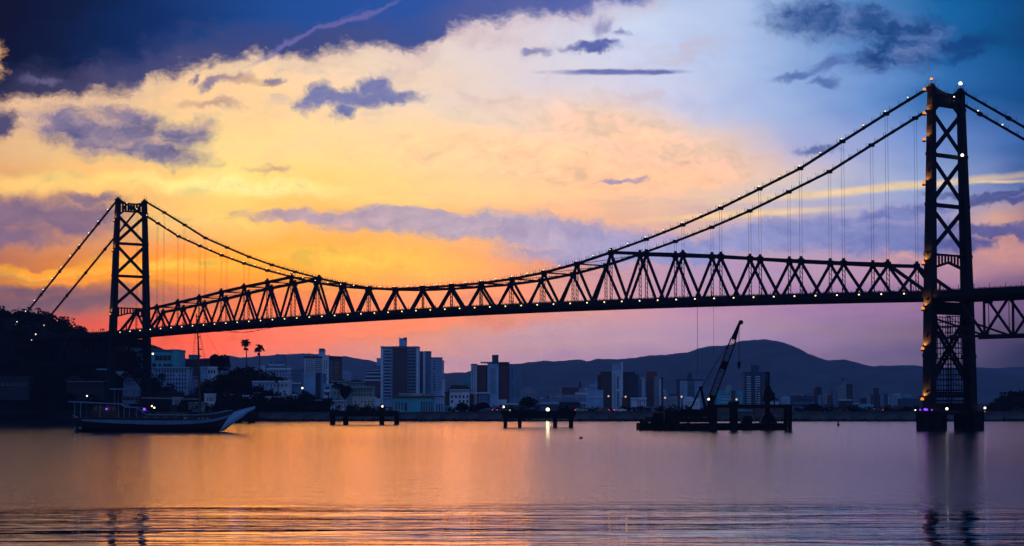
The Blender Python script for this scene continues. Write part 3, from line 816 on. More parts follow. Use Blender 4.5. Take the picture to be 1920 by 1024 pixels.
platform('dark low platform on four pile pairs in mid picture under the bridge', 527, 943, 1077, 772, 785, ((944,951),(971,978),(1038,1045),(1068,1075)), 800, slant=.5)
platform('dark low platform mostly hidden behind the bow of the schooner', 640, 352, 472, 776, 783, ((356,363),(384,391),(440,447),(464.5,472)), 789)
# the frame at the barge is open: slim beam, tall piles
def frame_platform():
    Y = 452
    T = thing('pile_frame', 'open dark pile frame with a long thin beam beside the crane barge', 'frame', (XX(1410,Y), Y, 0))
    for yy in (Y, Y+7):
        b = MB().box(XX(1333,Y), XX(1485,Y), yy-.4, yy+.4, ZZ(765,Y), ZZ(758.5,Y)); b.build('cap_beam', rust, T)
        for x in (1339.5, 1378.5, 1481):
            w_ = (XX(1484.5,Y)-XX(1477.5,Y))/2*(1.5 if x < 1350 else 1.3 if x < 1400 else 1.1)
            MB().tube((XX(x,Y), yy, -3), (XX(x,Y), yy, ZZ(765,Y)-.002), w_, w_, 12).build('pile', rust, T)
        MB().box(XX(1372,Y), XX(1386,Y), yy-.7, yy+.7, ZZ(765,Y)+.01, ZZ(753,Y)).build('pile_head', rust, T)
    for x in (1350, 1480):
        MB().box(XX(x,Y)-.3, XX(x,Y)+.3, Y+.5, Y+6.5, ZZ(764,Y), ZZ(759.5,Y)).build('cross_beam', rust, T)
frame_platform()

# ------------------------------------------------------------------ crane barge
def barge():
    Y = 462; z = lambda y: ZZ(y, Y); x = lambda p: XX(p, Y)
    dz = z(792.5)
    T = thing('work_barge', 'long flat dark work barge carrying the lattice boom crane', 'barge', (x(1340), Y, 0))
    hull = MB()
    pr = [(x(1198.5), z(794)), (x(1198.5), -.3), (x(1201), -.8), (x(1455), -.8), (x(1470), -.3), (x(1479), z(797)), (x(1479), z(794))]
    hull.prism(pr, Y-1, Y+11)
    hull.build('hull', rust, T)
    MB().box(x(1199), x(1212), Y-1.05, Y-.85, z(793.9), z(789.5)).build('bulwark', rust, T)
    MB().box(x(1212), x(1216), Y-1.05, Y-.85, z(793.9), z(792)).build('bulwark', rust, T)
    for p in (1201, 1240, 1290, 1400, 1470):
        m_ = MB().tube((x(p), Y-.4, dz-.2), (x(p), Y-.4, dz+.7), .22, .22, 8); m_.tube((x(p), Y-.4, dz+.6), (x(p), Y-.4, dz+.75), .34, .34, 8); m_.build('bollard', steel_d, T)
    for p in range(1225, 1470, 24):
        MB().tube((x(p), Y-1.35, z(801)), (x(p)+.6, Y-1.35, z(801)), .42, .42, 8).build('tyre_fender', steel_d, T)
    # loose gear on deck
    def crate(lbl, name, cat, a, b, yt, y0, y1, mt, slope=0, sub=None):
        t_ = thing(name, lbl, cat, ((x(a)+x(b))/2, (y0+y1)/2, dz))
        MB().prism([(x(a), dz-.15), (x(b), dz-.15), (x(b)-slope*.2, z(yt)), (x(a)+slope, z(yt))], y0, y1).build('housing', mt, t_)
        for i in range(3):
            u = x(a)+slope+(x(b)-x(a)-slope)*(.2+.28*i)
            MB().box(u, u+.45, y0-.05, y0, dz+.4, z(yt)-.35).build('louvre', steel_d, t_)
        MB().box(x(a)+slope*.9, x(b), y0-.04, y1+.04, z(yt)+.002, z(yt)+.12).build('lid', steel_d, t_)
        return t_
    crate('low dark generator box with sloping side near the left end of the barge', 'generator', 'generator', 1222, 1246, 776, Y+2, Y+6, steel_d, .5)
    crate('taller dark equipment container left of the crane house', 'equipment_container', 'container', 1248, 1276, 771, Y+3, Y+7, steel_d, .1)
    crate('dark winch housing between the crane and the drilling rig', 'winch_housing', 'winch', 1392, 1412, 781, Y+2, Y+5, rust, .6)
    t_ = thing('hose_reel', 'low heap of coiled hose beside the generator on the barge', 'hose', (x(1218), Y+3, dz))
    for i in range(4): MB().tube((x(1218)-.9+.45*i, Y+2.4, dz+.6), (x(1218)-.55+.45*i, Y+2.4, dz+.6), .7-.05*i, .7-.05*i, 12).build('hose_coil', steel_d, t_)
    # crawler crane
    K = thing('crawler_crane', 'dark crawler crane with a steep lattice boom standing on the barge', 'crane', (x(1304), Y+5, dz))
    for yy in (Y+2.0, Y+6.8):
        m_ = MB()
        m_.prism([(x(1272), dz+.5), (x(1276), dz+.02), (x(1334), dz+.02), (x(1338), dz+.5), (x(1334), dz+1.05), (x(1276), dz+1.05)], yy, yy+1.0)
        tk = m_.build('crawler_track', steel_d, K)
        for i in range(8):
            cx_ = x(1278)+ (x(1332)-x(1278))*i/7; MB().tube((cx_, yy-.06, dz+.5), (cx_, yy-.002, dz+.5), .36, .36, 8).build('track_roller', rust, tk)
    hs = MB().prism([(x(1272), dz+1.2), (x(1330), dz+1.2), (x(1330), z(772)), (x(1322), z(768)), (x(1276), z(768)), (x(1272), z(772))], Y+3.1, Y+6.7)
    h = hs.build('machine_house', steel_d, K)
    MB().box(x(1273), x(1283), Y+2.9, Y+6.9, dz+1.1, z(774)).build('counterweight', rust, K)
    MB().prism([(x(1328), dz+1.3), (x(1340), dz+1.3), (x(1341), z(779)), (x(1337), z(769)), (x(1328), z(769))], Y+2.2, Y+3.9).build('cab', steel_d, K)
    MB().box(x(1331), x(1339), Y+2.15, Y+2.195, z(780), z(771)).build('cab_window', glass, K)
    for i in range(4):
        u = x(1286+9*i); MB().box(u, u+.6, Y+3.05, Y+3.095, z(785), z(773)).build('house_louvre', rust, K)
    MB().tube((x(1290),Y+4.5,z(768)), (x(1290),Y+4.5,z(762)), .14, .14, 8).build('exhaust', rust, K)
    Yb = Y+4.9
    # A frame
    g = MB()
    for yy in (Y+4.0, Y+5.8):
        g.beam((x(1297), yy, z(770)), (x(1317), Yb, z(728)), .22, .3); g.beam((x(1327), yy, z(770)), (x(1318.5), Yb, z(728)), .34, .42)
    g.beam((x(1314.5), Yb, z(727)), (x(1322), Yb, z(726)), 1.2, .5); g.beam((x(1295), Yb, z(764)), (x(1299), Yb, z(770)), .8, .8)
    g.build('gantry', steel_d, K)
    # boom
    Zy = lambda px, py, yy=Yb: Vector((x(px), yy, z(py)))
    p0, p1, p2, p3 = Zy(1331, 783), Zy(1339.5, 744), Zy(1380.5, 635), Zy(1393, 602)
    def lattice(a, b, w0, w1, n, name):
        m_ = MB(); d = (b-a).normalized(); nx = Vector((d.z, 0, -d.x)); ny = Vector((0,1,0))
        cs = []
        for sx, sy in ((-1,-1),(1,-1),(1,1),(-1,1)):
            ca = a + nx*sx*w0/2 + ny*sy*w0/2; cb = b + nx*sx*w1/2 + ny*sy*w1/2; cs.append((ca, cb)); m_.beam(ca, cb, .16, .16)
        for i in range(n):
            u0, u1 = i/n, (i+1)/n
            for j in range(4):
                A_, B_ = cs[j], cs[(j+1)%4]
                if i % 2: A_, B_ = B_, A_
                m_.beam(A_[0].lerp(A_[1], u0), B_[0].lerp(B_[1], u1), .09, .09)
        return m_.build(name, steel_d, K)
    lattice(p0, p1, .7, 1.35, 5, 'boom_foot')
    MB().beam(p0, p0.lerp(p1,.95), 1.0, .9, 1.0, 1.1).build('boom_shield', steel_d, K)
    q = p1.lerp(p2, .55)
    lattice(p1, q, 1.35, 1.3, 13, 'boom_section'); lattice(q, p2, 1.3, 1.2, 10, 'boom_section')
    MB().beam(q-(p2-p1).normalized()*.9, q+(p2-p1).normalized()*.9, 1.5, 1.5).build('boom_splice', steel_d, K)
    MB().beam(p1-(p2-p1).normalized()*.4, p1+(p2-p1).normalized()*.4, 1.5, 1.4).build('boom_splice', steel_d, K)
    MB().beam(p2, p3, 1.0, 1.15, .5, .5).build('boom_head', steel_d, K)
    MB().tube(p3+Vector((.2,-.5,-.1)), p3+Vector((.2,.5,-.1)), .5, .5, 10).build('sheave', rust, K)
    ap = Zy(1318, 727)
    for o in (-.4, .4):
        MB().tube(ap+Vector((0,o,0)), p2+Vector((-.5,o,0)), .035, .035, 4).build('pendant_cable', steel_d, K)
    MB().tube(ap, q+Vector((-.7,0,0)), .03, .03, 4).build('pendant_cable', steel_d, K)
    for o in (1389.3, 1391.8): MB().tube(Zy(o+1.0 if o < 1390 else o, 603), Zy(o, 679), .035, .035, 4).build('hoist_cable', steel_d, K)
    hk = MB(); hk.prism([(x(1387.5), z(678)), (x(1394), z(678)), (x(1393), z(684)), (x(1391.5), z(691)), (x(1389.5), z(691)), (x(1388), z(684))], Yb-.35, Yb+.35)
    hk.build('hook_block', steel_d, K)
    MB().ball(Zy(1331.5, 748.5, Yb-1.4), .26).build('work_lamp', bulb, K)
    # pile drilling rig around a tall column
    G = thing('drilling_rig', 'tall dark drilling rig clamped round a steel pile at the right end of the barge', 'drilling rig', (x(1442), Y+3, dz))
    Yg = Y+3; P_ = lambda px, py, o=0: Vector((x(px), Yg+o, z(py)))
    MB().tube(P_(1442, 806)-Vector((0,0,2.5)), P_(1442, 740), .5, .5, 12).build('pile', rust, G)
    m_ = MB(); 
    for o in (-.25,.25): m_.beam(P_(1443.5,742,o), P_(1444.6,699,o), .14, .22)
    for i in range(8): m_.beam(P_(1443.5,740-5*i,-.25), P_(1444.2,735-5*i,.25), .08, .08)
    m_.beam(P_(1438.6,741), P_(1439.6,703), .16, .16); m_.beam(P_(1438.6,740), P_(1444,701), .1, .1)
    m_.build('mast', steel_d, G)
    MB().beam(P_(1439.5,700), P_(1446.5,698.5), .5, .5).build('crown_block', steel_d, G)
    MB().prism([(x(1433),z(749)),(x(1436),z(731)),(x(1441),z(722)),(x(1447),z(724)),(x(1450),z(733)),(x(1455),z(738)),(x(1456),z(748)),(x(1448),z(753)),(x(1437),z(752))], Yg-.9, Yg+.9).build('rotary_head', steel_d, G)
    MB().beam(P_(1450,744), P_(1462,750), .25, .3).build('jib_arm', steel_d, G)
    MB().beam(P_(1455,741), P_(1455,768), .3, .3, up=(0,1,0)).build('guide_leg', steel_d, G)
    MB().beam(P_(1425,724), P_(1421,760), .12, .3, up=(0,1,0)).build('guide_leg', steel_d, G)
    MB().beam(P_(1425,724), P_(1434,752), .1, .16, up=(0,1,0)).build('hose_boom', steel_d, G)
    MB().prism([(x(1427),dz-.1),(x(1432),z(781)),(x(1437),z(776)),(x(1447),z(775)),(x(1453),z(782)),(x(1459),dz-.1)], Yg-1.6, Yg+1.6).build('power_pack', steel_d, G)
    MB().beam(P_(1415,766), P_(1421,790), .14, .2, up=(0,1,0)).build('brace', rust, G)
    # deck hands' rail
    m_ = MB()
    for i in range(12):
        px_ = 1404+5.5*i; m_.tube((x(px_), Y-.7, dz-.1), (x(px_), Y-.7, dz+1.1), .04, .04, 4)
    m_.tube((x(1404), Y-.7, dz+1.1), (x(1465), Y-.7, dz+1.1), .04, .04, 4)
    m_.build('guard_rail', steel_d, T)
barge()

# ------------------------------------------------------------------ the schooner
def schooner():
    Y = 430; z = lambda y: ZZ(y, Y); x = lambda p: XX(p, Y)
    T = thing('schooner', 'long moored tour schooner with pale blue hull stripe, high pointed bow and one bare mast', 'sailing boat', (x(300), Y, 0))
    white = mat('white_blue_paint', (.13,.25,.34), .45, 0, .5, .2, .4)
    hullm = mat('black_hull_paint', (.012,.012,.016), .5, 0, .5, .3, .5)
    wood = mat('weathered_wood', (.10,.07,.05), .8, 0, .3, .4, .8)
    # hull lofted from stations: px, half beam, keel z, stripe low, stripe high, sheer
    st = [(137,1.3,785,783,781,778),(145,1.9,808,786.5,786,783.5),(158,2.5,811,789,786,783),(180,3.0,812,791,786.5,783),(220,3.4,812,793.5,787,783),(270,3.6,812,795.5,788,783),(320,3.5,812,796,788.5,783),(360,3.1,812,795,788,782),(385,2.6,811,793,787,780.5),(405,2.0,810,790,785,777.5),(420,1.4,808,786,781.5,774),(434,.9,797,781,777,771),(446,.5,787,776,772.5,769),(462,.25,776,770,768,766),(479,.06,764.5,763.6,763,762)]
    def skin(i0, i1, off):
        mb = MB(); n = len(st)
        for sd in (-1, 1):
            b = len(mb.v)
            for (p, hb, k_, a_, b_, s_) in st:
                row = (k_, (k_+a_)/2, a_, b_, s_); wd = (.30, .82, .95, .99, 1.0)
                for j in (i0, i1):
                    mb.v.append((x(p), Y + sd*(hb*wd[j]+off), z(row[j])))
            for i in range(n-1):
                q = b+2*i; mb.f.append((q, q+2, q+3, q+1))
        return mb
    h = MB(); n = len(st)
    for (p, hb, k_, a_, b_, s_) in st:
        for f, zz in ((.05,k_),(.72,(k_*.6+a_*.4)),(.95,a_),(1.,s_)): h.v.append((x(p), Y-hb*f, z(zz)))
        for f, zz in ((1.,s_),(.95,a_),(.72,(k_*.6+a_*.4)),(.05,k_)): h.v.append((x(p), Y+hb*f, z(zz)))
    for i in range(n-1):
        for j in range(8):
            a = i*8+j; b = i*8+(j+1)%8; h.f.append((a, a+8, b+8, b))
    h.f.append(tuple(range(8))); h.f.append(tuple(range((n-1)*8, n*8))[::-1])
    H = h.build('hull', hullm, T, smooth=False)
    # pale stripe along the topsides
    s_ = MB()
    for sd in (-1, 1):
        b = len(s_.v)
        for (p, hb, k_, a_, b_, sh) in st[2:12]:
            s_.v.append((x(p), Y+sd*(hb*.958+.03), z(a_))); s_.v.append((x(p), Y+sd*(hb*.985+.03), z(b_)))
        for i in range(9): q = b+2*i; s_.f.append((q, q+2, q+3, q+1))
    s_.build('hull_stripe', white, T)
    # flared white bow cheek
    for sd in (-1, 1):
        m_ = MB()
        pl = [(414,808.5,1.5),(421,797,1.35),(430,783,1.1),(440,773,.85),(460,767,.4),(479,762,.1),(478,766.5,.1),(466,773,.25),(452,784,.5),(437,793,.8),(424,802,1.1)]
        ce = len(m_.v); m_.v += [(x(p), Y+sd*(w_+.12), z(q)) for p, q, w_ in pl] + [(x(p), Y+sd*(w_+.02), z(q)) for p, q, w_ in pl]
        k = len(pl); m_.f.append(tuple(range(k))); m_.f.append(tuple(range(k, 2*k))[::-1])
        for i in range(k): m_.f.append((i, (i+1)%k, k+(i+1)%k, k+i))
        m_.build('bow_cheek', mat('bow_paint', (.26,.48,.66), .4, 0, .5, .12, .4), T)
    # bulwark strip and gunwale
    for sd in (-1, 1):
        g = MB()
        for (a, b, ya, yb_) in ((262,279,764,777.5),(279,373,777.5,778),(373,398,778,776),(398,432,776,769)):
            g.beam((x(a), Y+sd*3.0, z(ya)), (x(b), Y+sd*2.9, z(yb_)), .12, .16)
        g.build('gunwale_rail', white, T)
        for i in range(5):
            u = 275+18.5*i
            MB().box(x(u), x(u+7), Y+sd*3.25-.03, Y+sd*3.25+.03, z(785.5), z(782)).build('cabin_window', mat('cream_panel', (.28,.27,.27), .5), T)
        MB().box(x(270), x(372), Y+sd*3.1-.05, Y+sd*3.1+.05, z(787), z(780)).build('cabin_side', hullm, T)
        for i, u in enumerate((374,382,390)): MB().box(x(u), x(u+5), Y+sd*2.75-.03, Y+sd*2.75+.03, z(786), z(783)).build('hawse_panel', white, T)
    MB().box(x(160), x(400), Y-2.4, Y+2.4, z(784), z(783.2)).build('deck', wood, T)
    # after canopy
    for sd in (-1, 1):
        cn = MB()
        pts = [(134,753),(170,755),(231,757.5),(241,763.5),(263,764)]
        for a, b in zip(pts[:-1], pts[1:]): cn.beam((x(a[0]),Y+sd*3.2,z(a[1])), (x(b[0]),Y+sd*3.2,z(b[1])), .14, .2)
        cn.build('canopy_edge', white, T)
    cc = MB()
    pts = [(134,753),(170,755),(231,757.5),(241,763.5),(263,764)]
    for a, b in zip(pts[:-1], pts[1:]): cc.beam((x(a[0]),Y,z(a[1])-.02), (x(b[0]),Y,z(b[1])-.02), 6.2, .08)
    cc.build('canopy', mat('canopy_cloth', (.12,.15,.2), .9), T)
    for u, yt in ((146,754),(157,754.6),(193,756),(228,757.5),(238,762),(248,764),(262,764)):
        for sd in (-1, 1):
            MB().tube((x(u),Y+sd*3.1,z(783.5)), (x(u),Y+sd*3.1,z(yt)), .07, .07, 6).build('canopy_post', white, T)
    rl = MB()
    for sd in (-1, 1):
        for yy in (772, 776.5): rl.beam((x(142),Y+sd*2.9,z(yy)), (x(262),Y+sd*3.1,z(yy)), .05, .06)
    rl.build('side_rail', wood, T)
    # upper roof with its posts
    MB().beam((x(208),Y,z(729.8)), (x(259),Y,z(729.2)), 4.2, .22).build('upper_roof', white, T)
    for u in (218, 233, 246, 255):
        for sd in (-1, 1):
            MB().tube((x(u)+ (0 if u < 240 else .3),Y+sd*1.9,z(757)), (x(u),Y+sd*1.9,z(729.8)), .08, .08, 6).build('roof_post', mat('grey_tube', (.14,.14,.15), .5), T)
    for i, u in enumerate((205,)): pass
    m_ = MB()
    for sd in (-1, 1): m_.beam((x(212),Y+sd*1.9,z(748)), (x(258),Y+sd*1.9,z(748)), .05, .06)
    m_.build('upper_rail', wood, T)
    # wheelhouse and saloon
    MB().box(x(176), x(226), Y-1.8, Y+1.8, z(783.3), z(759)).build('wheelhouse', wood, T)
    for i in range(4): MB().box(x(180+11*i), x(187+11*i), Y-1.86, Y-1.802, z(770), z(762)).build('cabin_window', glass, T)
    MB().box(x(296), x(352), Y-1.6, Y+1.6, z(783.3), z(773)).build('deck_house', wood, T)
    for i in range(4): MB().box(x(300+13*i), x(308+13*i), Y-1.66, Y-1.602, z(780), z(775.5)).build('cabin_window', glass, T)
    # long boom over the waist and forward awning frame
    MB().beam((x(265),Y,z(746)), (x(376),Y,z(748.6)), .22, .26).build('boom', mat('varnished_spar', (.22,.2,.19), .5), T)
    MB().tube((x(266),Y,z(730)), (x(266),Y,z(783)), .07, .07, 6).build('awning_post', wood, T)
    for u in (282, 312, 343):
        for sd in (-1, 1): MB().tube((x(u),Y+sd*2.6,z(778)), (x(u),Y,z(746.5)), .03, .03, 4).build('stay', steel_d, T)
    mast = [(375.5,782),(374.2,740),(372.5,690),(370.5,640),(366.6,588)]
    mm = MB()
    for (a, b), r0, r1 in zip(zip(mast[:-1], mast[1:]), (.26,.24,.21,.17), (.24,.21,.17,.10)):
        mm.tube((x(a[0]),Y,z(a[1])), (x(b[0]),Y,z(b[1])), r0, r1, 8)
    M_ = mm.build('mast', wood, T)
    for (u, v, l) in ((372.2,655,.55),(373,668,.45),(370.2,632,.4),(367.2,600,.5),(366.8,594,.5),(373.5,700,.3)):
        MB().beam((x(u)-l*.3,Y,z(v)), (x(u)+l,Y,z(v)), .2, .22).build('mast_fitting', wood, M_)
    for e, sd in (((405,776),1),((405,776),-1),((352,778),1),((352,778),-1)):
        MB().tube((x(367.5),Y,z(598)), (x(e[0]),Y+sd*2.6,z(e[1])), .028, .028, 4).build('shroud', steel_d, T)
    MB().tube((x(367),Y,z(596)), (x(472),Y,z(764)), .028, .028, 4).build('forestay', steel_d, T)
    MB().tube((x(440),Y-.4,z(781)), (x(455),Y-.6,-.4), .05, .05, 4).build('anchor_rope', wood, T)
    MB().tube((x(438),Y-.4,z(783)), (x(449),Y-.6,-.4), .04, .04, 4).build('anchor_rope', wood, T)
    MB().beam((x(442),Y,z(770.5)), (x(479),Y,z(762)), .3, .25, .16, .14).build('bowsprit', white, T)
    m_ = MB(); m_.prism([(x(141),-.8),(x(147),-.8),(x(149),z(790)),(x(144),z(790))], Y-.12, Y+.12); m_.build('rudder', hullm, T)
    MB().ball((x(143.5),Y-.9,z(803)), .32, 8, 5).build('fender', white, T); MB().ball((x(155),Y-2.2,z(803)), .34, 8, 5).build('fender', white, T)
    # dinghy hood, crates and rope heaps on the foredeck
    m_ = MB()
    for u, hh in ((380,1.0),(386,.7),(392,1.1),(400,.6),(409,.8)): m_.box(x(u), x(u+5), Y-1.2, Y+.8, z(781.5), z(781.5)+hh)
    m_.build('deck_gear', wood, T, kind='stuff')
    for px_, py, mt, r in ((205,767,bulb_p,.22),(275.5,767.5,bulb_p,.3),(289.5,761.5,bulb,.17),(294,764.5,bulb_w,.17)):
        MB().ball((x(px_),Y-3.0,z(py)), r, 8, 6).build('deck_lamp', mt, T)
    for px_, py, cl, e in ((207,768,(.6,.1,.8),3),(276,768,(.4,.15,1),3)):
        ld = bpy.data.lights.new('deck_light', 'POINT'); ld.energy = e; ld.color = cl; ld.shadow_soft_size = .3
        lo_ = bpy.data.objects.new('deck_light', ld); C.objects.link(lo_); lo_.parent = T; lo_.location = Vector((x(px_),Y-2.4,z(py)+.2)) - T.location
schooner()

# channel marker and float
t_ = thing('channel_marker', 'thin dark post with a small topmark standing in the water far right of the barge', 'marker', (XX(1571.5,560),560,0))
MB().tube((XX(1571.5,560),560,-1), (XX(1571.5,560),560,ZZ(789,560)), .22, .16, 8).build('post', rust, t_)
MB().ball((XX(1571.5,560),560,ZZ(788.8,560)), .3, 8, 5).build('topmark', rust, t_)
MB().tube((XX(1571.5,560),560,-.3), (XX(1571.5,560),560,.45), .4, .34, 8).build('collar', conc_d, t_)
t_ = thing('mooring_buoy', 'tiny dark mooring float on open water below the middle platform', 'buoy', (XX(1089,340),340,0))
m_ = MB(); m_.ball((XX(1089,340),340,.05), .32, 10, 6, .6); m_.build('float', rust, t_)
MB().tube((XX(1090.5,340),340,.1), (XX(1090.8,340),340,.42), .05, .04, 6).build('pick_up_pole', rust, t_)

# ------------------------------------------------------------------ the town on the far shore
GZ = 2.9
def ground_z(X, Y): return max(hgt(X, Y), 0)
pal = dict(white=(.78,.82,.80), pale=(.60,.70,.74), blue=(.34,.52,.66), steelblue=(.17,.27,.38), teal=(.10,.50,.52), brown=(.11,.065,.06),
           brick=(.19,.06,.055), grey=(.30,.32,.34), dark=(.035,.04,.05), green=(.30,.40,.30), cream=(.62,.56,.44), navy=(.045,.075,.12), red=(.24,.06,.055), ochre=(.30,.24,.12))
def wallmat(c): return mat('facade_'+c, pal[c], .8, 0, .25, .22, .12)
panes = mat('window_pane', (.015,.02,.03), .2, 0, .6, .3, .4)
roofm = mat('roof_tile', (.06,.04,.035), .85, 0, .2, .4, .6)
NB = [0]
def building(label, Y, vols, name='building', cat='building', grids=(), balc=(), bands=(), roofs=(), masts=(), gables=(), depth=16, doors=(), group=None):
    """vols: (x0,x1,ytop,colour[,dy]) photo pixels at distance Y; everything becomes real size there"""
    x0 = min(v[0] for v in vols); x1 = max(v[1] for v in vols)
    cx_ = XX((x0+x1)/2, Y); gz = ground_z(cx_, Y+4)
    T = thing(name, label, cat, (cx_, Y, gz), group)
    for i, v in enumerate(vols):
        dy = v[4] if len(v) > 4 else 0
        zt_ = ZZ(v[2], Y+dy)
        a, b = XX(v[0], Y+dy), XX(v[1], Y+dy)
        m_ = MB().box(a, b, Y+dy, Y+dy+depth, gz-3, zt_)
        w = m_.build('wall' if i == 0 else 'wing', wallmat(v[3]), T)
        # parapet: four strips round the flat roof
        p = MB(); h = .55; e = .18
        p.box(a-e, b+e, Y+dy-e, Y+dy+.12, zt_+.003, zt_+h); p.box(a-e, b+e, Y+dy+depth-.12, Y+dy+depth+e, zt_+.003, zt_+h)
        p.box(a-e, a+.12, Y+dy+.123, Y+dy+depth-.123, zt_+.003, zt_+h); p.box(b-.12, b+e, Y+dy+.123, Y+dy+depth-.123, zt_+.003, zt_+h)
        p.build('parapet', wallmat(v[3]), w)
    for g in grids:                                   # window rows: x0,x1,y0,y1,columns,rows[,fill w,fill h,dy]
        a, b, c, d, nx, ny = g[:6]; fw = g[6] if len(g) > 6 else .55; fh = g[7] if len(g) > 7 else .5; dy = g[8] if len(g) > 8 else 0
        Yg = Y+dy; m_ = MB(); sl_ = MB()
        for i in range(nx):
            for j in range(ny):
                u0 = a+(b-a)*(i+.5-fw/2)/nx; u1 = a+(b-a)*(i+.5+fw/2)/nx
                v0 = c+(d-c)*(j+.5-fh/2)/ny; v1 = c+(d-c)*(j+.5+fh/2)/ny
                za, zb__ = ZZ(v1, Yg), ZZ(v0, Yg); xa, xb = XX(u0, Yg), XX(u1, Yg)
                if random.random() < .06: continue
                m_.box(xa, xb, Yg-.05, Yg+.02, za, zb__)
                sl_.box(xa-.08, xb+.08, Yg-.16, Yg-.002, za-.14, za-.004)
        if m_.v:
            o = m_.build('window', panes, T, kind='stuff'); sl_.build('sill', wallmat('grey'), o, kind='stuff')
    for g in balc:                                    # balconies: x0,x1,y0,y1,storeys,colour[,dy]
        a, b, c, d, n, cl = g[:6]; dy = g[6] if len(g) > 6 else 0; Yg = Y+dy
        rc = MB(); xa, xb = XX(a, Yg), XX(b, Yg)
        for j in range(n):
            z1_ = ZZ(c+(d-c)*j/n, Yg); z0_ = ZZ(c+(d-c)*(j+1)/n, Yg); hh = z1_-z0_
            bm_ = MB().box(xa, xb, Yg-1.25, Yg-.002, z0_, z0_+.2)
            bm_.box(xa, xb, Yg-1.25, Yg-1.13, z0_+.203, z0_+hh*.42)
            bm_.box(xa, xa+.12, Yg-1.127, Yg-.003, z0_+.203, z0_+hh*.42); bm_.box(xb-.12, xb, Yg-1.127, Yg-.003, z0_+.203, z0_+hh*.42)
            bm_.build('balcony', wallmat(cl), T)
            rc.box(xa+.3, xb-.3, Yg-.04, Yg+.02, z0_+.25, z0_+hh*.86)  # flat dark panel paints the shade of the recess behind the balcony
        rc.build('balcony_recess_shade', panes, T, kind='stuff')
    for g in bands:                                   # projecting slabs: x0,x1,y0,y1,colour[,out,dy]
        a, b, c, d, cl = g[:5]; o_ = g[5] if len(g) > 5 else .3; dy = g[6] if len(g) > 6 else 0; Yg = Y+dy
        MB().box(XX(a,Yg), XX(b,Yg), Yg-o_, Yg-.003, ZZ(d,Yg), ZZ(c,Yg)).build('facade_band', wallmat(cl), T)
    for g in roofs:                                   # roof houses: x0,x1,ytop,ybottom,colour
        a, b, c, d, cl = g[:5]; Yg = Y+3
        rh = MB().box(XX(a,Yg), XX(b,Yg), Yg, Yg+5, ZZ(d,Yg)-.6, ZZ(c,Yg)).build('roof_house', wallmat(cl), T)
        MB().box(XX(a,Yg)-.2, XX(b,Yg)+.2, Yg-.2, Yg+5.2, ZZ(c,Yg)+.002, ZZ(c,Yg)+.3).build('roof_slab', wallmat(cl), rh)
    for g in masts:                                   # thin things on the roof: x, ytop, ybottom
        m_ = MB(); Yg = Y+4
        m_.tube((XX(g[0],Yg),Yg,ZZ(g[2],Yg)-.4), (XX(g[0],Yg),Yg,ZZ(g[1],Yg)), .1, .05, 5); m_.build('antenna', steel_d, T)
    for g in gables:                                  # pitched roofs: x0,x1,yridge,yeave[,hip]
        a, b, c, d = g[:4]; hip = g[4] if len(g) > 4 else .25; Yg = Y
        xa, xb = XX(a,Yg)-.5, XX(b,Yg)+.5; ze, zr = ZZ(d,Yg)+.01, ZZ(c,Yg); w = (xb-xa)*hip; D = depth*.8
        m_ = MB(); m_.v = [(xa,Yg-.6,ze),(xb,Yg-.6,ze),(xb,Yg+D,ze),(xa,Yg+D,ze),(xa+w,Yg+D/2,zr),(xb-w,Yg+D/2,zr)]
        m_.f = [(0,1,5,4),(1,2,5),(2,3,4,5),(3,0,4),(0,3,2,1)]
        rf = m_.build('roof', roofm, T)
        n = 5
        for i in range(1, n):
            u = i/n; a0 = Vector(m_.v[0]).lerp(Vector(m_.v[4]), u); a1 = Vector(m_.v[1]).lerp(Vector(m_.v[5]), u)
            MB().beam(a0, a1, .12, .1).build('tile_course', roofm, rf)
    for g in doors:
        MB().box(XX(g[0],Y), XX(g[1],Y), Y-.06, Y+.02, gz, ZZ(g[2],Y)).build('door', panes, T)
    return T

b = building
b('long flat teal office building with two dark window bands, behind the left bridge tower', 846, [(246,322,658,'teal'),(322,332,657.5,'teal',-.8)], bands=[(246,332.5,656.5,658.2,'navy',.5)], grids=[(290,320,666,676,4,1,.9,.9),(284,322,681,688,9,1,.8,.7)], depth=20)
b('pale six storey apartment block with dense window grid, right of the left bridge tower', 812, [(283,352,691,'blue')], grids=[(290,350,692,738,11,6,.5,.55)], gables=[(283,352,688.5,691,.1)], depth=12)
b('brownish hillside house with a square stair turret, above the pale apartment block', 880, [(334,394,676,'brown'),(353,366,667.5,'steelblue',2)], gables=[(334,352,672,676,.2),(368,394,672,676,.3)], grids=[(338,392,680,690,8,1,.5,.7)], depth=12)
b('small white flat house with three windows, left of the round tree', 862, [(374,388,690,'blue'),(388,405,690,'white',-.6)], grids=[(389,404,693,700,3,1,.6,.8,-.6)], depth=9, name='house', cat='house')
b('small pale blue house low on the left shore between tower legs and shed', 765, [(167,181,696,'brown'),(181,196,694,'blue',-.5)], grids=[(183,195,697,702,3,1,.5,.8,-.5)], depth=8, name='house', cat='house')
b('bright blue little house seen between the legs of the left tower', 770, [(208,232,699,'blue')], grids=[(211,230,702,709,3,1,.4,.9)], depth=8, name='house', cat='house')
b('small gabled boat house in front of the bright blue house', 752, [(231,256,713,'steelblue')], gables=[(233,249,700,713,.45)], grids=[(234,254,716,722,4,1,.4,.7)], depth=8, name='boat_house', cat='boat house')
b('low long shed with a curved metal roof at the left waterside', 752, [(124,194,716,'dark')], gables=[(122,150,704.5,713,.4),(148,196,712,717,.3)], bands=[(124,194,715,716.5,'grey',.8)], depth=9, name='shed', cat='shed')
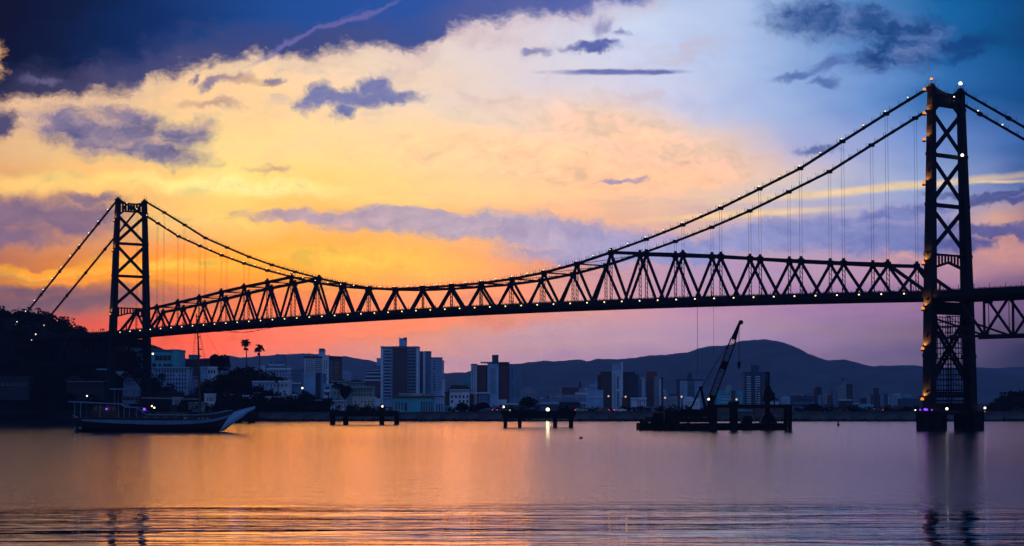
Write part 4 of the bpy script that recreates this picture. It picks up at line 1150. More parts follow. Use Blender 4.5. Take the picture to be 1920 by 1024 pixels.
b('faint blue storage hall far left on the dark shore', 750, [(-6,54,708,'dark')], bands=[(-6,54,711,712,'dark',.4)], grids=[(0,50,716,724,6,1,.5,.6)], depth=10, name='storage_hall', cat='hall')
b('little white kiosk with a barred front, behind the schooner mast', 748, [(383,401,741,'white')], grids=[(384,400,745,751,5,1,.45,1.)], depth=5, name='kiosk', cat='kiosk')
b('low grey waterside workshop behind the waist of the schooner', 744, [(354,384,757,'grey'),(318,354,762,'dark',1)], gables=[(352,386,753.5,757,.2)], grids=[(357,382,760,765,4,1,.4,.7)], depth=7, name='workshop', cat='workshop')
b('dim tin roofed lean-to just above the schooner boom', 770, [(293,340,738,'dark')], gables=[(288,320,734.5,738,.2),(318,342,735.5,738,.2)], depth=7, name='lean_to', cat='shed')
b('long low white terrace on the dark slope below the palms', 800, [(473,513,717,'blue'),(513,543,716,'pale',1)], bands=[(472,544,714.8,717,'white',.6)], grids=[(476,540,720,725,9,1,.4,.6)], depth=8, name='terrace_building', cat='building')
b('low blue building with a slanting white roof edge, right of the terrace', 822, [(531,546,719,'blue'),(546,563,722,'steelblue',1)], bands=[(530,564,717.5,719.5,'white',.6)], depth=8)
b('stepped grey blue building with a roof box, right of the twin palms', 1280, [(499,545,692,'blue'),(504,532,674,'steelblue',2),(517,530,666,'steelblue',5),(487,497,687,'pale',3)], bands=[(499,546,690,693.5,'white',.8),(503,533,683,686,'pale',.6)], grids=[(501,545,695,716,8,4,.5,.5),(506,531,677,682,6,1,.5,.6,2)], masts=[(520,662,667)])
b('plain grey block left of the twelve storey tower', 1240, [(545,570,695,'steelblue'),(550,568,692,'grey',4)], grids=[(547,563,700,730,4,5,.35,.4)], masts=[(561,688,692),(565,689,692)])
b('tall grey tower with dark roof rim and domed roof box, behind the plain slab', 1220, [(570,604,670,'pale'),(604,616,670,'white',-1.2),(616,637,670,'brown',.6)], bands=[(569,638,668,671,'dark',.9)], grids=[(572,588,674,712,5,11,.45,.5),(606,614,674,713,2,11,.45,.5,-1.2)], balc=[(589,603,674,712,11,'pale'),(617,625,675,714,11,'steelblue',.6),(626,636,676,714,11,'ochre',.6)], roofs=[(597,608,657,669,'blue'),(598,607,654.5,657,'dark')], masts=[(587,664,668)])
b('plain windowless pale blue slab in front of the tall grey tower', 905, [(569,591,703,'blue'),(591,601,702,'navy',1.5),(601,607,703,'steelblue')], grids=[(592,600,706,744,2,8,.4,.4,1.5)], depth=12)
b('small square grey tower right of the tall grey tower', 1380, [(638,656,698,'blue'),(642,652,696,'steelblue',2)], grids=[(640,655,702,716,4,4,.4,.5)], depth=12)
b('two storey house with white balconies at the foot of the plain slab', 850, [(606,621,722,'blue')], balc=[(608,619,724,746,2,'white')], depth=9, name='house', cat='house')
b('greenish villa with a broad pyramid roof behind the dark bushy palm', 880, [(622,650,716,'green')], gables=[(620,652,709,716,.45)], grids=[(625,648,722,742,4,2,.4,.5)], depth=11, name='villa', cat='house')
b('dark peaked house with a chimney stack, left of the stepped terraces', 900, [(651,682,719,'grey')], gables=[(649,684,711.5,719,.35)], masts=[(666,706,713)], grids=[(654,680,722,726,4,1,.4,.7)], depth=11, name='house', cat='house')
b('pale green two storey villa with flat eaves below the stepped terraces', 850, [(657,700,727,'green')], bands=[(652,702,725,728,'grey',.9)], grids=[(659,698,730,743,7,2,.45,.55)], depth=11, name='villa', cat='house')
b('cream waterside house half hidden by bushes, under the green villa', 800, [(661,703,747,'cream'),(703,713,750,'pale',-.4)], grids=[(663,701,750,761,6,2,.4,.5)], depth=9, name='house', cat='house')
b('white cabin with a tin roof above the left end of the right hand platform', 775, [(619,646,754,'white')], bands=[(617,648,752,754,'grey',.8)], grids=[(622,644,757,762,4,1,.4,.7)], depth=7, name='cabin', cat='cabin')
b('terraced building stepping back upwards with white parapets, left of the highest tower', 1500, [(684,716,713,'brick'),(686,716,705.5,'navy',1),(688,716,698,'navy',2),(691,716,693,'navy',3),(697,716,687,'steelblue',4),(706,717,673,'blue',6)], bands=[(684,716,711.5,714,'white',.6),(686,716,704.5,707,'white',.6,1),(688,716,698,700,'white',.6,2),(692,716,693,694.5,'white',.6,3)], grids=[(686,714,716,745,7,5,.5,.5)])
b('highest dark blue tower with a tall roof box and a brown centre stack', 1400, [(718,736,651,'blue'),(713.5,718,651,'white',-.5),(736,763,651,'brown',-.8),(763,780,651,'steelblue'),(780,784.5,651,'white',-.5)],
  bands=[(713,785,650,652,'grey',.9)], balc=[(719,734,657,747,15,'blue'),(764,779,657,735,13,'steelblue')], grids=[(738,761,656,742,5,15,.3,.45,-.8)], roofs=[(748,762,635,651,'blue'),(757,762,633.5,636,'steelblue')], masts=[(743,646,651),(748,630,636)], depth=20)
b('pair of joined blue slabs stepping down to the right of the highest tower', 1450, [(785,793,660,'navy'),(793,797,660,'white',-.6),(797,807,660,'steelblue'),(807,828,671.5,'blue',1),(824,831,677,'pale',3)], bands=[(784,808,658.5,660.5,'grey',.6),(807,828,670,672,'grey',.6,1)], grids=[(799,806,663,733,2,14,.4,.4),(812,817,675,733,1,12,.7,.5,1),(819,827,675,733,2,12,.35,.4,1)], masts=[(796,657,660),(806,659,661),(818,667,671)], depth=16)
b('low pale blue annex at the right foot of the joined slabs', 1300, [(822,833,702,'blue'),(828,834,714,'pale',-1)], grids=[(823,832,706,732,3,6,.4,.5)], depth=10)
b('long low teal warehouse with a reddish roof line right above the sea wall', 768, [(736,815,745,'teal'),(815,832,747,'blue',-.6)], bands=[(735,833,742.5,745,'red',.8)], grids=[(740,757,753,768,3,1,.45,.9),(758,764,754,771,1,1,.8,.9),(788,812,752,772,5,1,.5,.9),(817,831,755,773,3,1,.5,.8,-.6)], depth=12, name='warehouse', cat='warehouse')
b('small beige rooftop flats in front of the highest tower', 1000, [(748,790,740,'cream'),(790,806,741,'grey',1)], gables=[(748,768,737,740,.2)], grids=[(752,788,742,747,8,1,.4,.7)], depth=8)
b('white three storey house under a heavy brown roof', 846, [(843,880,733,'white'),(834,843,737,'brown',1)], gables=[(841,882,722,733,.18)], grids=[(844,880,739,757,5,2,.5,.5)], depth=10, name='house', cat='house')
b('faint teal block behind the heavy brown roof', 1380, [(865,884,714,'teal'),(876,884,708,'teal',2)], grids=[(867,883,718,730,4,3,.4,.5)], depth=10)
b('wide residential tower with two red brown balcony stacks and a small roof box', 1340, [(883,894,684,'pale'),(894,914,686,'brick',.5),(914,935,681,'blue',-1.2),(935,955,681,'brick',.5),(955,976,684,'steelblue',-.4)],
  bands=[(901,955,679,681.5,'dark',1.5),(883,894,682.5,684.5,'dark',.6)], balc=[(896,912,690,736,13,'brick',.5),(937,953,686,748,17,'red',.5)], grids=[(884,892,688,736,2,12,.4,.45),(919,930,690,742,3,14,.45,.5,-1.2),(959,962,688,746,1,14,.8,.5,-.4),(967,975,688,746,2,14,.3,.4,-.4)], roofs=[(922.5,934.5,666.5,680,'navy')], masts=[(902,676,680),(908,677,680),(943,677,680),(949,676,680)], depth=18)
b('sloping blue wall building in front of the wide residential tower', 840, [(919,932,742,'blue'),(898,919,738,'steelblue',2),(932,950,752,'pale',-.5)], bands=[(890,920,735.5,738,'pale',.7,2)], grids=[(900,917,742,752,5,2,.4,.5,2)], depth=9)
b('narrow brick red house next to the white three storey house', 850, [(881,888,741,'brick'),(888,892,742,'cream',-.3)], grids=[(882,887,744,756,2,2,.4,.5)], depth=8, name='house', cat='house')
b('low green and teal shop row by the shore road', 800, [(934,953,759,'teal'),(953,972,758,'green',.4)], bands=[(933,973,757,759,'pale',.9)], grids=[(936,951,761,768,4,1,.6,.8),(955,970,761,768,4,1,.6,.8,.4)], depth=7, name='shop_row', cat='shops')
b('rounded pale hall far behind, right of the wide residential tower', 1700, [(975,1006,733,'grey'),(980,1001,729,'grey',3),(984,997,727,'grey',6)], grids=[(977,1004,737,745,8,2,.4,.4)], depth=14, name='hall', cat='hall')
b('flat brown topped block left of the fanned office building', 1500, [(1051,1085,728,'brown'),(1049,1053,726,'grey',-.5)], grids=[(1054,1083,731,740,10,2,.5,.5)], depth=14)
b('small church with a thin pointed spire behind the flat brown topped block', 1620, [(1086,1096,727,'grey')], gables=[(1086.5,1089.5,713,727,.45)], depth=12, name='church', cat='church')
b('wide layered low complex behind the left end of the barge road', 1150, [(1012,1100,750,'steelblue'),(1030,1100,742,'grey',4),(1080,1102,738,'pale',6)], bands=[(1012,1100,755,757,'pale',.6),(1012,1100,764,766,'grey',.5)], grids=[(1014,1098,759,763,20,1,.6,.8),(1034,1098,745,749,14,1,.5,.7,4)], depth=14)
b('low dark sheds in front of the wide layered complex', 900, [(1050,1088,757,'dark'),(1000,1050,762,'navy',1)], gables=[(1050,1088,753,757,.15)], grids=[(1054,1085,761,770,7,1,.5,.6)], depth=9, name='shed', cat='shed')
b('slim blue grey tower just left of the dark brown block', 1650, [(1106,1121,722,'blue'),(1107,1116,712,'steelblue',2),(1116,1122,717,'blue',3)], grids=[(1107,1120,725,745,4,5,.4,.5)], depth=12)
b('fanned office building with a light upper storey and dark bands', 1200, [(1100,1131,733,'blue',-1),(1104,1130,745.5,'navy'),(1106,1130,757,'pale',.4)], bands=[(1101,1131,744.5,746,'pale',1.4),(1104,1130,757,760,'pale',.6),(1105,1130,764.5,767,'pale',.6)], grids=[(1106,1129,760.5,764,8,1,.8,.9),(1106,1129,749,756,8,1,.8,.9)], depth=14, name='office_building')
b('dark brown block left of the slender white tower', 1320, [(1127,1149,698.5,'brown'),(1122,1127,705,'dark',1)], grids=[(1129,1148,702,762,4,16,.35,.4)], depth=16)
b('slender white tower with a taller thin fin, tallest in the town centre', 1300, [(1149,1166,697,'pale',-1),(1149.5,1165,684,'blue',1),(1165,1168,681,'white',-1.4)], grids=[(1156.5,1161,706,768,1,16,.9,.6,-1),(1151,1155,700,768,1,18,.5,.4,-1)], masts=[(1163,679,684)], depth=14, name='tower_block')
b('broad dark block right of the slender white tower', 1330, [(1168,1191,699,'dark'),(1191,1198,704,'navy',2)], grids=[(1170,1190,703,745,5,12,.4,.4)], depth=16)
b('narrow light blue stack behind the small white block', 1350, [(1199,1203,711,'steelblue'),(1203,1208,710,'pale',-.4),(1208,1211,712,'blue')], grids=[(1200,1203,714,760,1,12,.5,.4)], depth=12)
b('small white block with a window grid below the broad dark block', 1000, [(1184,1212,748,'pale')], grids=[(1194,1211,750,771,4,5,.5,.55)], bands=[(1183,1213,746.8,748.4,'white',.5)], depth=10)
b('low dark reddish block tucked left of the small white block', 1010, [(1178,1184,744,'dark'),(1168,1178,748,'brick',1)], grids=[(1170,1177,752,770,3,4,.4,.4,1)], depth=9)
b('pinkish brown tower with a dark rounded top and a thin side blade', 1380, [(1208,1226,710,'brick'),(1226,1236,708,'grey',.6),(1236,1240,711,'pale',-.4),(1240,1243.5,709,'dark',-.8)], balc=[(1211,1224,714,764,14,'brown')], roofs=[(1213,1232,697.5,710,'brick')], masts=[(1214,696,699),(1228,695,698)], depth=14)
b('low row of dim houses between the brown tower and the blue tower', 1150, [(1246,1270,744,'grey'),(1256,1270,741,'dark',3)], grids=[(1248,1268,748,762,7,3,.4,.4)], depth=10)
b('blue twelve storey tower with a pointed roof box, left of the crane', 1380, [(1271,1275,713,'navy'),(1275,1289,713,'blue',-.5),(1289,1303,713,'steelblue',.4),(1303,1318,713,'blue')], bands=[(1270,1319,711,713.5,'navy',.7)], balc=[(1290,1302,719,748,9,'steelblue',.4)], grids=[(1277,1287,717,762,3,13,.35,.4,-.5),(1305,1316,717,762,3,13,.35,.4)], roofs=[(1290,1298,703,712,'navy'),(1292,1296,698.5,703,'navy')], depth=14)
b('low white block behind the crane house roof', 1150, [(1281,1312,749,'white'),(1284,1298,746,'pale',3)], grids=[(1283,1310,752,765,9,3,.4,.45)], depth=9)
b('teal banded block with a chimney like tower, behind the pile frame', 1300, [(1345,1371,735,'teal'),(1371,1379,734,'brown',-.3),(1379,1392,736,'teal',.5)], bands=[(1352,1370,742,743.5,'pale',.6),(1352,1370,748,749.5,'pale',.6),(1352,1370,754,755.5,'pale',.6)], roofs=[(1362,1371,722,735,'green')], grids=[(1352,1370,738,741.5,6,1,.6,.8),(1381,1391,740,760,3,4,.4,.4,.5)], depth=12)
b('tall navy tower with chamfered top corners and rows of pale balconies, behind the drilling rig', 1360, [(1397,1441,699,'navy'),(1393,1397,702,'steelblue',1.5),(1441,1444,702,'navy',1.5)], balc=[(1400,1408,703,764,14,'pale'),(1416,1425,703,764,14,'pale')], roofs=[(1410,1424,686,699,'navy'),(1411,1416,683.5,686,'steelblue')], grids=[(1428,1440,704,764,3,14,.35,.45)], depth=16)
b('blue roofed hall seen through the open pile frame', 900, [(1384,1412,771,'teal'),(1362,1384,775,'blue',1)], gables=[(1396,1414,764,771,.3)], grids=[(1386,1410,774,779,6,1,.4,.6)], depth=8, name='hall', cat='hall')
b('dim tiered block with a thin spire right of the barge', 1500, [(1486,1526,744,'navy'),(1489,1508,738,'grey',3),(1512,1524,741,'steelblue',3)], masts=[(1492,726,738)], bands=[(1486,1526,755,757,'steelblue',.6)], grids=[(1488,1524,748,753,10,1,.5,.6),(1490,1506,740,743,5,1,.5,.6,3)], depth=12)
b('dark stepped tower with a peaked top, first right of the tiered block', 1450, [(1531,1541,728,'dark'),(1541,1551,738,'grey',1),(1551,1558,743,'brown',2),(1534,1540,742,'steelblue',-.5)], gables=[(1532,1540,724,728,.45)], grids=[(1542,1550,742,765,3,6,.4,.4,1)], depth=12)
b('grey high block with a bright stair tower and crown, tallest right of the barge', 1450, [(1571,1587,724,'grey'),(1582,1591,712,'steelblue',2),(1587,1599,722,'dark',1),(1562,1571,731,'steelblue',2)], bands=[(1572,1598,749,751,'pale',.6)], roofs=[(1581,1591,710,712,'navy')], grids=[(1573,1585,728,748,3,6,.4,.4),(1588,1594,726,765,1,10,.6,.5,1)], depth=13)
b('dark low block in front of the grey high block', 1200, [(1577,1597,754,'dark'),(1597,1612,760,'navy',1)], grids=[(1579,1595,757,768,5,3,.4,.4)], depth=10)
b('round squat storage tank with a pale rim, right of the grey high block', 1200, [(1611,1637,761,'teal'),(1616,1632,759,'teal',-1)], bands=[(1610,1638,759.8,761.6,'pale',.6)], depth=10, name='storage_tank', cat='tank')
b('cluster of three slim dark towers around a thin blade, left of the right bridge tower', 1600, [(1626,1632,742,'grey'),(1632,1641,741,'navy',.5),(1642.5,1647.5,729,'dark',-.6),(1650,1657,741,'steelblue'),(1657,1665,740,'navy',1),(1617,1625,748,'dark',2)], grids=[(1627,1631,745,760,2,5,.4,.4),(1651,1656,745,768,2,7,.4,.4)], depth=12)
b('low domed hall half hidden behind the near pier', 1300, [(1690,1722,749,'navy'),(1698,1722,746,'steelblue',3)], grids=[(1694,1720,754,762,7,2,.4,.4)], depth=12, name='hall', cat='hall')

# small low houses that fill the shore road, each one its own
fill = [(1000,768,14,'grey','small grey house left of the bright yellow lamp'),(1020,766,16,'steelblue','small blue house under the bright yellow lamp'),(1108,770,20,'pale','pale shed near the two car lights'),
 (1150,769,26,'blue','low blue roof at the foot of the slender white tower'),(1216,765,20,'steelblue','low house at the foot of the pinkish brown tower'),(1240,767,18,'grey','grey shop just left of the barge end'),
 (1496,766,22,'steelblue','low shore house under the dim tiered block'),(1520,769,18,'brown','brown shore house left of the dark stepped tower'),(1546,768,20,'teal','teal shore shed under the dark stepped tower'),
 (1604,771,22,'navy','navy shed under the storage tank'),(1660,770,26,'dark','black shed by the white and red car lights'),(1700,768,20,'navy','navy shed touching the near pier edge'),
 (716,768,20,'pale','pale garage with a cream lamp left of the teal warehouse'),(838,764,16,'teal','teal garage right of the teal warehouse'),(862,766,18,'grey','grey garage under the white three storey house'),
 (978,764,18,'dark','dark hut right of the green and teal shops'),(1300,770,24,'steelblue','blue shed behind the crawler crane'),(585,768,18,'dark','dark waterside hut under the plain slab')]
for px_, py, w_, cl, lb in fill:
    Yf = 790+random.uniform(0, 60)
    b(lb, Yf, [(px_-w_/2, px_+w_/2, py, cl)], gables=[(px_-w_/2, px_+w_/2, py-3.2, py, .2)], grids=[(px_-w_*.4, px_+w_*.4, py+2, py+7, 3, 1, .4, .7)], depth=7, name='house', cat='house', group='small low houses along the shore road')

rs = random.Random(5); cnt = {}
px_ = 548
while px_ < 1725:
    w_ = rs.uniform(9, 24); cl = rs.choice(['steelblue','grey','blue','pale','navy','brown','steelblue','blue','teal'])
    Yf = rs.uniform(1560, 2150); top = rs.uniform(731, 755) + (4 if px_ > 1250 else 0)
    v = [(px_, px_+w_, top, cl)]
    if rs.random() < .5: v.append((px_+w_*.2, px_+w_*.55, top-rs.uniform(2, 5), rs.choice(['grey','steelblue','pale']), 3))
    lx, ln = [q for q in ((0,'the stepped grey blue building'),(604,'the tall grey tower'),(716,'the highest tower'),(828,'the joined blue slabs'),(976,'the wide residential tower'),(1096,'the church spire'),(1168,'the slender white tower'),(1243,'the pinkish brown tower'),(1318,'the pointed blue tower'),(1444,'the navy tower'),(1560,'the dark stepped tower'),(1665,'the cluster of three slim towers')) if q[0] <= px_+w_/2][-1]
    cnt[ln] = cnt.get(ln, 0)+1
    od = ('first','second','third','fourth','fifth','sixth','seventh','eighth','ninth','tenth','eleventh','twelfth')[cnt[ln]-1]
    b('dim %s low block, %s to the right of %s' % (dict(steelblue='slate blue', pale='pale grey').get(cl, cl), od, ln), Yf, v, grids=[(px_+1, px_+w_-1, top+3, top+27, max(3, int(w_/3)), 6, .45, .5)], depth=12, group='dim low blocks of the far skyline')
    px_ += w_*rs.uniform(.75, 1.5)
ORD = 'leftmost second third fourth fifth sixth seventh eighth ninth tenth eleventh twelfth thirteenth fourteenth fifteenth sixteenth seventeenth eighteenth nineteenth rightmost'.split(); hi = -1
for (px_, py, w_, cl, Yf) in sorted([(306,744,18,'grey',775),(330,748,14,'pale',760),(356,708,20,'steelblue',850),(374,716,16,'cream',835),(396,712,15,'pale',850),(412,706,14,'grey',860),(436,702,13,'pale',870),(452,706,12,'cream',865),
        (404,732,16,'steelblue',800),(428,742,15,'grey',780),(446,726,14,'brown',810),(462,744,15,'pale',775),(484,738,16,'steelblue',790),(506,746,15,'cream',775),(526,746,16,'grey',780),(548,742,14,'pale',790),(556,756,14,'blue',765),(578,757,14,'cream',770),(598,752,13,'steelblue',785),(476,706,12,'blue',840)]):
    hi += 1
    b(('small %s house on the left bank, %s of its scattered group' if hi in (0, 19) else 'small %s house on the left bank, %s from the left in its scattered group') % (dict(steelblue='slate blue').get(cl, cl), ORD[hi]), Yf, [(px_-w_/2, px_+w_/2, py, cl)], gables=[(px_-w_/2, px_+w_/2, py-3.6, py, .2)], grids=[(px_-w_*.4, px_+w_*.4, py+2, py+6.5, 4, 1, .45, .8)], depth=7, name='house', cat='house', group='small houses among the trees of the left bank')

# ------------------------------------------------------------------ sea wall along the town shore
SW = thing('sea_wall', 'long dark stone sea wall at the foot of the town, washed by the bay', 'wall', (XX(900,729),729,0))
x_ = XX(486, 728); k = 0
while x_ < XX(2080, 728):
    w_ = random.uniform(6.5, 8.5)
    m_ = MB(); h = 2.65+random.uniform(-.08,.08)
    m_.hexa([(x_,727.2,-1.5),(x_+w_-.12,727.2,-1.5),(x_+w_-.12,731,-1.5),(x_,731,-1.5),(x_,728.2,h),(x_+w_-.12,728.2,h),(x_+w_-.12,730.6,h),(x_,730.6,h)])
    m_.build('wall_panel', conc, SW)
    x_ += w_
MB().box(XX(486,728), XX(2080,728), 728.0, 730.4, 2.74, 2.98).build('coping', conc, SW)
rk = MB()
for i in range(520):
    xx = random.uniform(XX(486,728), XX(1980,728)); r_ = random.uniform(.3, .9)
    rk.ball((xx, 727.0-random.uniform(0,1.6), random.uniform(-.2,.35)), r_, 5, 3, .7)
for i in range(420):
    xx = random.uniform(-262, XX(486,728)); r_ = random.uniform(.4, 1.3); rk.ball((xx, shoreY(xx)-2.2+random.uniform(-1,1.6), random.uniform(-.2,.6)), r_, 5, 3, .7)
rk.build('shore_rocks', conc_d, kind='stuff')
# retaining quay left of the wall
MB().box(-900, 3200, 735, 741, GZ+.02, GZ+.06).build('shore_road', asphalt, kind='structure')

# ------------------------------------------------------------------ vegetation
def crown(mb, c, rx, rz, n, leaf=.55, lobes=7):
    L = [(Vector(c)+Vector((random.uniform(-.6,.6)*rx, random.uniform(-.6,.6)*rx, random.uniform(-.45,.55)*rz)), random.uniform(.38,.62)) for _ in range(lobes)]
    for _ in range(n):
        o, f = random.choice(L)
        d = Vector((random.gauss(0,1), random.gauss(0,1), random.gauss(0,1))).normalized()*random.uniform(.55,1)**.5
        mb.leaf(o+Vector((d.x*rx*f, d.y*rx*f, d.z*rz*f)), leaf)
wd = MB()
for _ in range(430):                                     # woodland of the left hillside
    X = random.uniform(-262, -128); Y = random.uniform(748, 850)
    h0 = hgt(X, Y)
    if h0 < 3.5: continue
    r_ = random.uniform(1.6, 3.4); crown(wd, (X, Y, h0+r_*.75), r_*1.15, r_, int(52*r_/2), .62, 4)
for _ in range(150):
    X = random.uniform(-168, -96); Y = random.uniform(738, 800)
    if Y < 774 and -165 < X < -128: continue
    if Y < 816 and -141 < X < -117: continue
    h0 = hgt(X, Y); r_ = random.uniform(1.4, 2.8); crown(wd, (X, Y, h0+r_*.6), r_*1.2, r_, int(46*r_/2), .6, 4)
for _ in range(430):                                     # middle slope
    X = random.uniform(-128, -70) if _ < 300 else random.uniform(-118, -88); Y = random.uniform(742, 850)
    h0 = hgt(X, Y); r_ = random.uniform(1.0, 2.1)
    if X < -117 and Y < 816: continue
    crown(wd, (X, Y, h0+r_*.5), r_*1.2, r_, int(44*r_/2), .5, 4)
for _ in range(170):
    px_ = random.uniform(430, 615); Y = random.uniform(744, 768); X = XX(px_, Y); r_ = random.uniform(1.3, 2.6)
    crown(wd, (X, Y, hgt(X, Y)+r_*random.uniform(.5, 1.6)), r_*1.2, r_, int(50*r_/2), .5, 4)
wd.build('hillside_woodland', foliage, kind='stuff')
sh = MB()
for _ in range(260):
    px_ = random.choice([random.uniform(560,720), random.uniform(840,1010), random.uniform(1050,1300), random.uniform(1490,1720)])
    Y = random.uniform(744, 800); X = XX(px_, Y); r_ = random.uniform(.7, 1.7)
    crown(sh, (X, Y, hgt(X,Y)+r_*.7), r_*1.3, r_, 26, .42, 3)
sh.build('shore_shrubs', foliage, kind='stuff')
wd = MB()
for _ in range(150):                                     # dark wood at the far right
    px_ = random.uniform(1858, 2060); Y = random.uniform(820, 930); r_ = random.uniform(1.6, 3.0)
    hh = 2+5*sstep(1858, 1895, px_)
    X = XX(px_, Y); crown(wd, (X, Y, GZ+random.uniform(.3,1)*hh*.9), r_*1.3, r_, int(46*r_/2), .8, 4)
wd.build('shore_woodland', foliage, kind='stuff')

def tree(label, px_, Y, ytop, wpx, name='broadleaf_tree', cat='tree', n=1500, leaf=.45):
    X = XX(px_, Y); g = hgt(X, Y); zt_ = ZZ(ytop, Y); W = (XX(px_+wpx/2, Y)-XX(px_-wpx/2, Y))/2
    T = thing(name, label, cat, (X, Y, g)); H = zt_-g; rz = min(H*.42, W*1.05); cz = zt_-rz
    t = MB(); t.tube((X,Y,g-.5), (X+.15,Y,cz-rz*.3), .34, .22, 7)
    for _ in range(7):
        a = random.uniform(0, 6.28); t.tube((X+.15,Y,cz-rz*.4), (X+math.cos(a)*W*.6, Y+math.sin(a)*W*.6, cz+random.uniform(0,.5)*rz), .13, .04, 5)
    t.build('trunk', bark, T)
    c = MB(); crown(c, (X,Y,cz), W, rz, n, leaf, 11); c.build('crown', foliage, T)
    return T
tree('big round dark tree standing on the ridge, right of the schooner mast', 411, 868, 664, 36, n=3600)
tree('dark round bush like tree below the roof of the white three storey house', 866, 800, 756, 30, n=900)
tree('dark leafy tree in front of the small pale apartment houses by the kiosk', 420, 790, 712, 40, n=1600)
tree('small bush tree at the left end of the sea wall', 500, 745, 768, 22, n=700)
tree('spreading dark tree in front of the pyramid roofed villa', 646, 845, 722, 26, n=1300)
tree('dark tree at the foot of the wide residential tower', 905, 815, 755, 26, n=900)
tree('low wide tree on the rise right of the shops', 990, 900, 744, 40, n=1400)
tree('dark tree at the right end of the low blue roof', 1170, 790, 763, 20, n=700)
tree('round dark tree among the shore houses right of the barge', 1528, 800, 757, 24, n=900)

def palm(label, px_, Y, ycrown, spread, ybase=None, fronds=15, royal=False, name='palm_tree'):
    X = XX(px_, Y); g = hgt(X, Y); zc_ = ZZ(ycrown, Y); S_ = (XX(px_+spread, Y)-XX(px_, Y))
    T = thing(name, label, 'palm', (X, Y, g))
    t = MB(); n = 7; pts = [Vector((X+.25*math.sin(i*.5), Y, g-.5+(zc_-g+.5)*i/n)) for i in range(n+1)]
    for i in range(n): t.tube(pts[i], pts[i+1], .26-.012*i, .25-.014*i, 8)
    t.build('trunk', bark, T)
    top = pts[-1]
    if royal:
        MB().tube(top-Vector((0,0,1.9)), top, .26, .14, 8).build('crownshaft', mat('palm_green', (.07,.1,.05), .6), T)
        fb = MB(); crown(fb, top-Vector((0,0,2.3)), .85, .75, 130, .3, 3); fb.build('fruit_cluster', foliage, T)
    for i in range(fronds):
        az_ = 6.283*i/fronds+random.uniform(-.2,.2); elv = random.choice([.1,.35,.6,.9,1.25])+random.uniform(-.08,.08)
        f = MB(); L_ = S_*random.uniform(.9,1.12); p = Vector(top); d = Vector((math.cos(az_)*math.cos(elv), math.sin(az_)*math.cos(elv), math.sin(elv)))
        side = Vector((-math.sin(az_), math.cos(az_), 0)); N = 9
        for k_ in range(N):
            q = p+d*(L_/N); f.beam(p, q, .07, .06)
            wl = L_*.36*math.sin(math.pi*(.12+.85*(k_+.5)/N))
            for sg in (-1, 1):
                for h_ in (.0, .5):
                    a_ = p.lerp(q, h_); tip = a_ + side*sg*wl*.8 + d*wl*.45 - Vector((0,0,wl*.55))
                    bw = d*(L_/N*.55); i0 = len(f.v)
                    f.v += [tuple(a_-bw*.5), tuple(a_+bw*.5), tuple(tip+bw*.1), tuple(tip-bw*.1)]; f.f.append((i0,i0+1,i0+2,i0+3))
            p = q; d = (d+Vector((0,0,-.20-.03*k_))).normalized()
        f.build('frond', foliage, T)
    return T
palm('taller left one of the two tall palms on the slope', 460.5, 830, 644, 13, royal=True, fronds=24)
palm('shorter right one of the two tall palms on the slope', 485.5, 824, 653, 13.5, royal=True, fronds=24)
palm('stubby dark palm at the feet of the two tall palms', 470, 815, 694, 14)
palm('dark palm leaning before the long low white terrace', 520.5, 790, 714, 13)
palm('broad dark palm in front of the pyramid roofed villa', 633, 820, 724, 15, fronds=18)

# ------------------------------------------------------------------ shore lamps and cars
def street_lamp(label, px_, py, Y, m_, r=.3, power=0, col=(1,.9,.5)):
    X = XX(px_, Y); zl = ZZ(py, Y); g = max(hgt(X, Y), 0)
    if zl - g > 14: g = zl-7
    T = thing('street_lamp', label, 'street lamp', (X, Y, g), 'lamps along the shore')
    m = MB().tube((X+.6,Y,g-.3), (X+.6,Y,zl+.35), .09, .06, 6); m.beam((X+.6,Y,zl+.3), (X-.1,Y,zl+.42), .1, .1); m.build('pole', steel_d, T)
    o = MB().beam((X-.45,Y,zl+.32), (X+.4,Y,zl+.36), .35, .16).build('lamp_head', steel_d, T)
    MB().ball((X,Y-.1,zl), r, 8, 6).build('bulb', m_, o)
    if power:
        ld = bpy.data.lights.new('lamp_light', 'POINT'); ld.energy = power; ld.color = col; ld.shadow_soft_size = r
        lo_ = bpy.data.objects.new('lamp_light', ld); C.objects.link(lo_); lo_.parent = T; lo_.location = Vector((X,Y-.6,zl))-T.location
street_lamp('bright yellow lamp with a long reflection, above the middle platform', 1027, 768, 726, bulb_y, .6, 260)
cream = emat('cream_bulb', (1,.82,.5), 2.6); warm = emat('dim_warm_bulb', (1,.6,.35), .8)
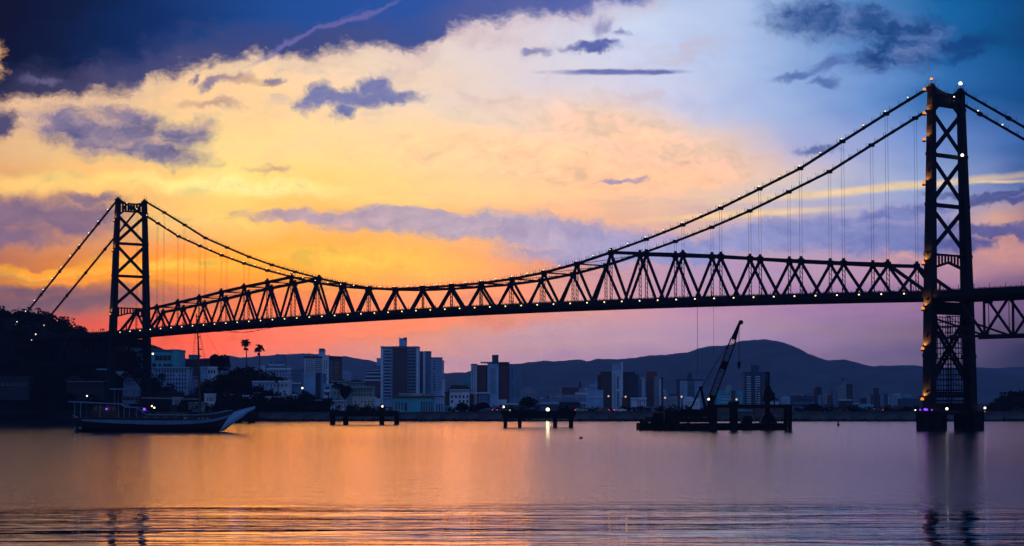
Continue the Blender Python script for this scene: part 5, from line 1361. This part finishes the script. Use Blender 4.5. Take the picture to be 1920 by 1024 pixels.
for lb, px_, py, Y, m_, r in (
 ('white lamp on the right leg side of the left bridge tower', 285.6, 663.5, 742, bulb_w, .34),
 ('small white lamp above the stern of the schooner', 163, 742.5, 742, bulb_w, .26),
 ('white lamp at the foot of the windowless slab', 566.8, 727.7, 800, bulb_w, .36),
 ('cream lamp left of the long teal warehouse', 717, 762, 745, cream, .36),
 ('cream lamp by the green and teal shops', 944, 763, 745, cream, .42),
 ('white lamp under the fanned office building', 1137, 776.5, 736, bulb_w, .32),
 ('dim orange lamp left of the slender white tower', 1141, 743, 1000, warm, .45),
 ('dim orange lamp right of the slender white tower', 1173, 744, 1000, warm, .45),
 ('dim pink lamp right of the pinkish brown tower', 1247, 746, 1050, warm, .5),
 ('dim lamp under the blue tower left of the crane', 1278, 744, 1050, warm, .5),
 ('dim warm lamp above the pile frame', 1381, 749, 900, warm, .45),
 ('white lamp among the black sheds left of the near pier', 1652, 774.5, 736, bulb_w, .30),
 ('cream lamp just right of the far pier', 1846, 772, 750, warm, .2),
 ('highest white lamp on the dark left hill', 29, 609, 770, cream, .34),
 ('second white lamp on the dark left hill', 16, 625.5, 768, cream, .34),
 ('lamp at the picture edge on the dark left hill', 2, 642, 766, cream, .32),
 ('lone lamp right of the middle of the dark left hill', 65.5, 627, 762, cream, .26),
 ('lower small lamp on the dark left hill', 57.5, 637, 760, cream, .22),
 ('dim lamp near the foot of the anchored chain', 80.5, 610, 764, warm, .26),
 ('dim low lamp on the right flank of the dark left hill', 81, 634.5, 758, warm, .24)):
    street_lamp(lb, px_, py, Y, m_, r)
def car(label, px_, Y, col, flip=1, front=False):
    X = XX(px_, Y); g = GZ+.07
    T = thing('parked_car', label, 'car', (X, Y, g), 'cars on the shore road')
    cm = mat('car_paint_'+col, pal[col], .35, 0, .5, .05)
    pr = [(-2.1,.35),(2.1,.35),(2.15,.75),(1.9,.9),(1.1,.98),(.55,1.42),(-.95,1.45),(-1.6,1.0),(-2.1,.9)]
    bd = MB().prism([(X+flip*u, g+v) for u, v in pr], Y-.85, Y+.85).build('body', cm, T)
    MB().prism([(X+flip*u, g+v) for u, v in ((.95,1.0),(.48,1.36),(-.9,1.38),(-1.42,1.02))], Y-.88, Y-.852).build('side_window', glass, T)
    for u in (-1.3, 1.3):
        w = MB().tube((X+u,Y-.9,g+.33), (X+u,Y+.9,g+.33), .33, .33, 12).build('wheel', steel_d, T)
        MB().tube((X+u,Y-.92,g+.33), (X+u,Y-.902,g+.33), .18, .18, 8).build('rim', wallmat('grey'), w)
    for yy in (-.6, .6):
        MB().ball((X-flip*2.12,Y+yy,g+.75), .2, 6, 5).build('tail_lamp', bulb_r, T)
        MB().ball((X+flip*2.14,Y+yy,g+.65), .16, 6, 5).build('headlamp', cream if front else glass, T)
car('dark car with glowing pink tail lamps under the wide residential tower', 912, 737, 'navy', -1)
car('dark car with lit lamps left of the middle platform', 944, 738, 'dark', 1, True)
car('brown car with a red tail lamp near the white lamp under the fanned office', 1130, 738.5, 'brown', -1)
car('black car with a red tail lamp by the black sheds', 1643, 738.5, 'dark', -1)
car('white car parked below the slender white tower', 1163, 737.5, 'white', 1)
car('grey car parked left of the white lamp shed', 1090, 738, 'grey', 1)
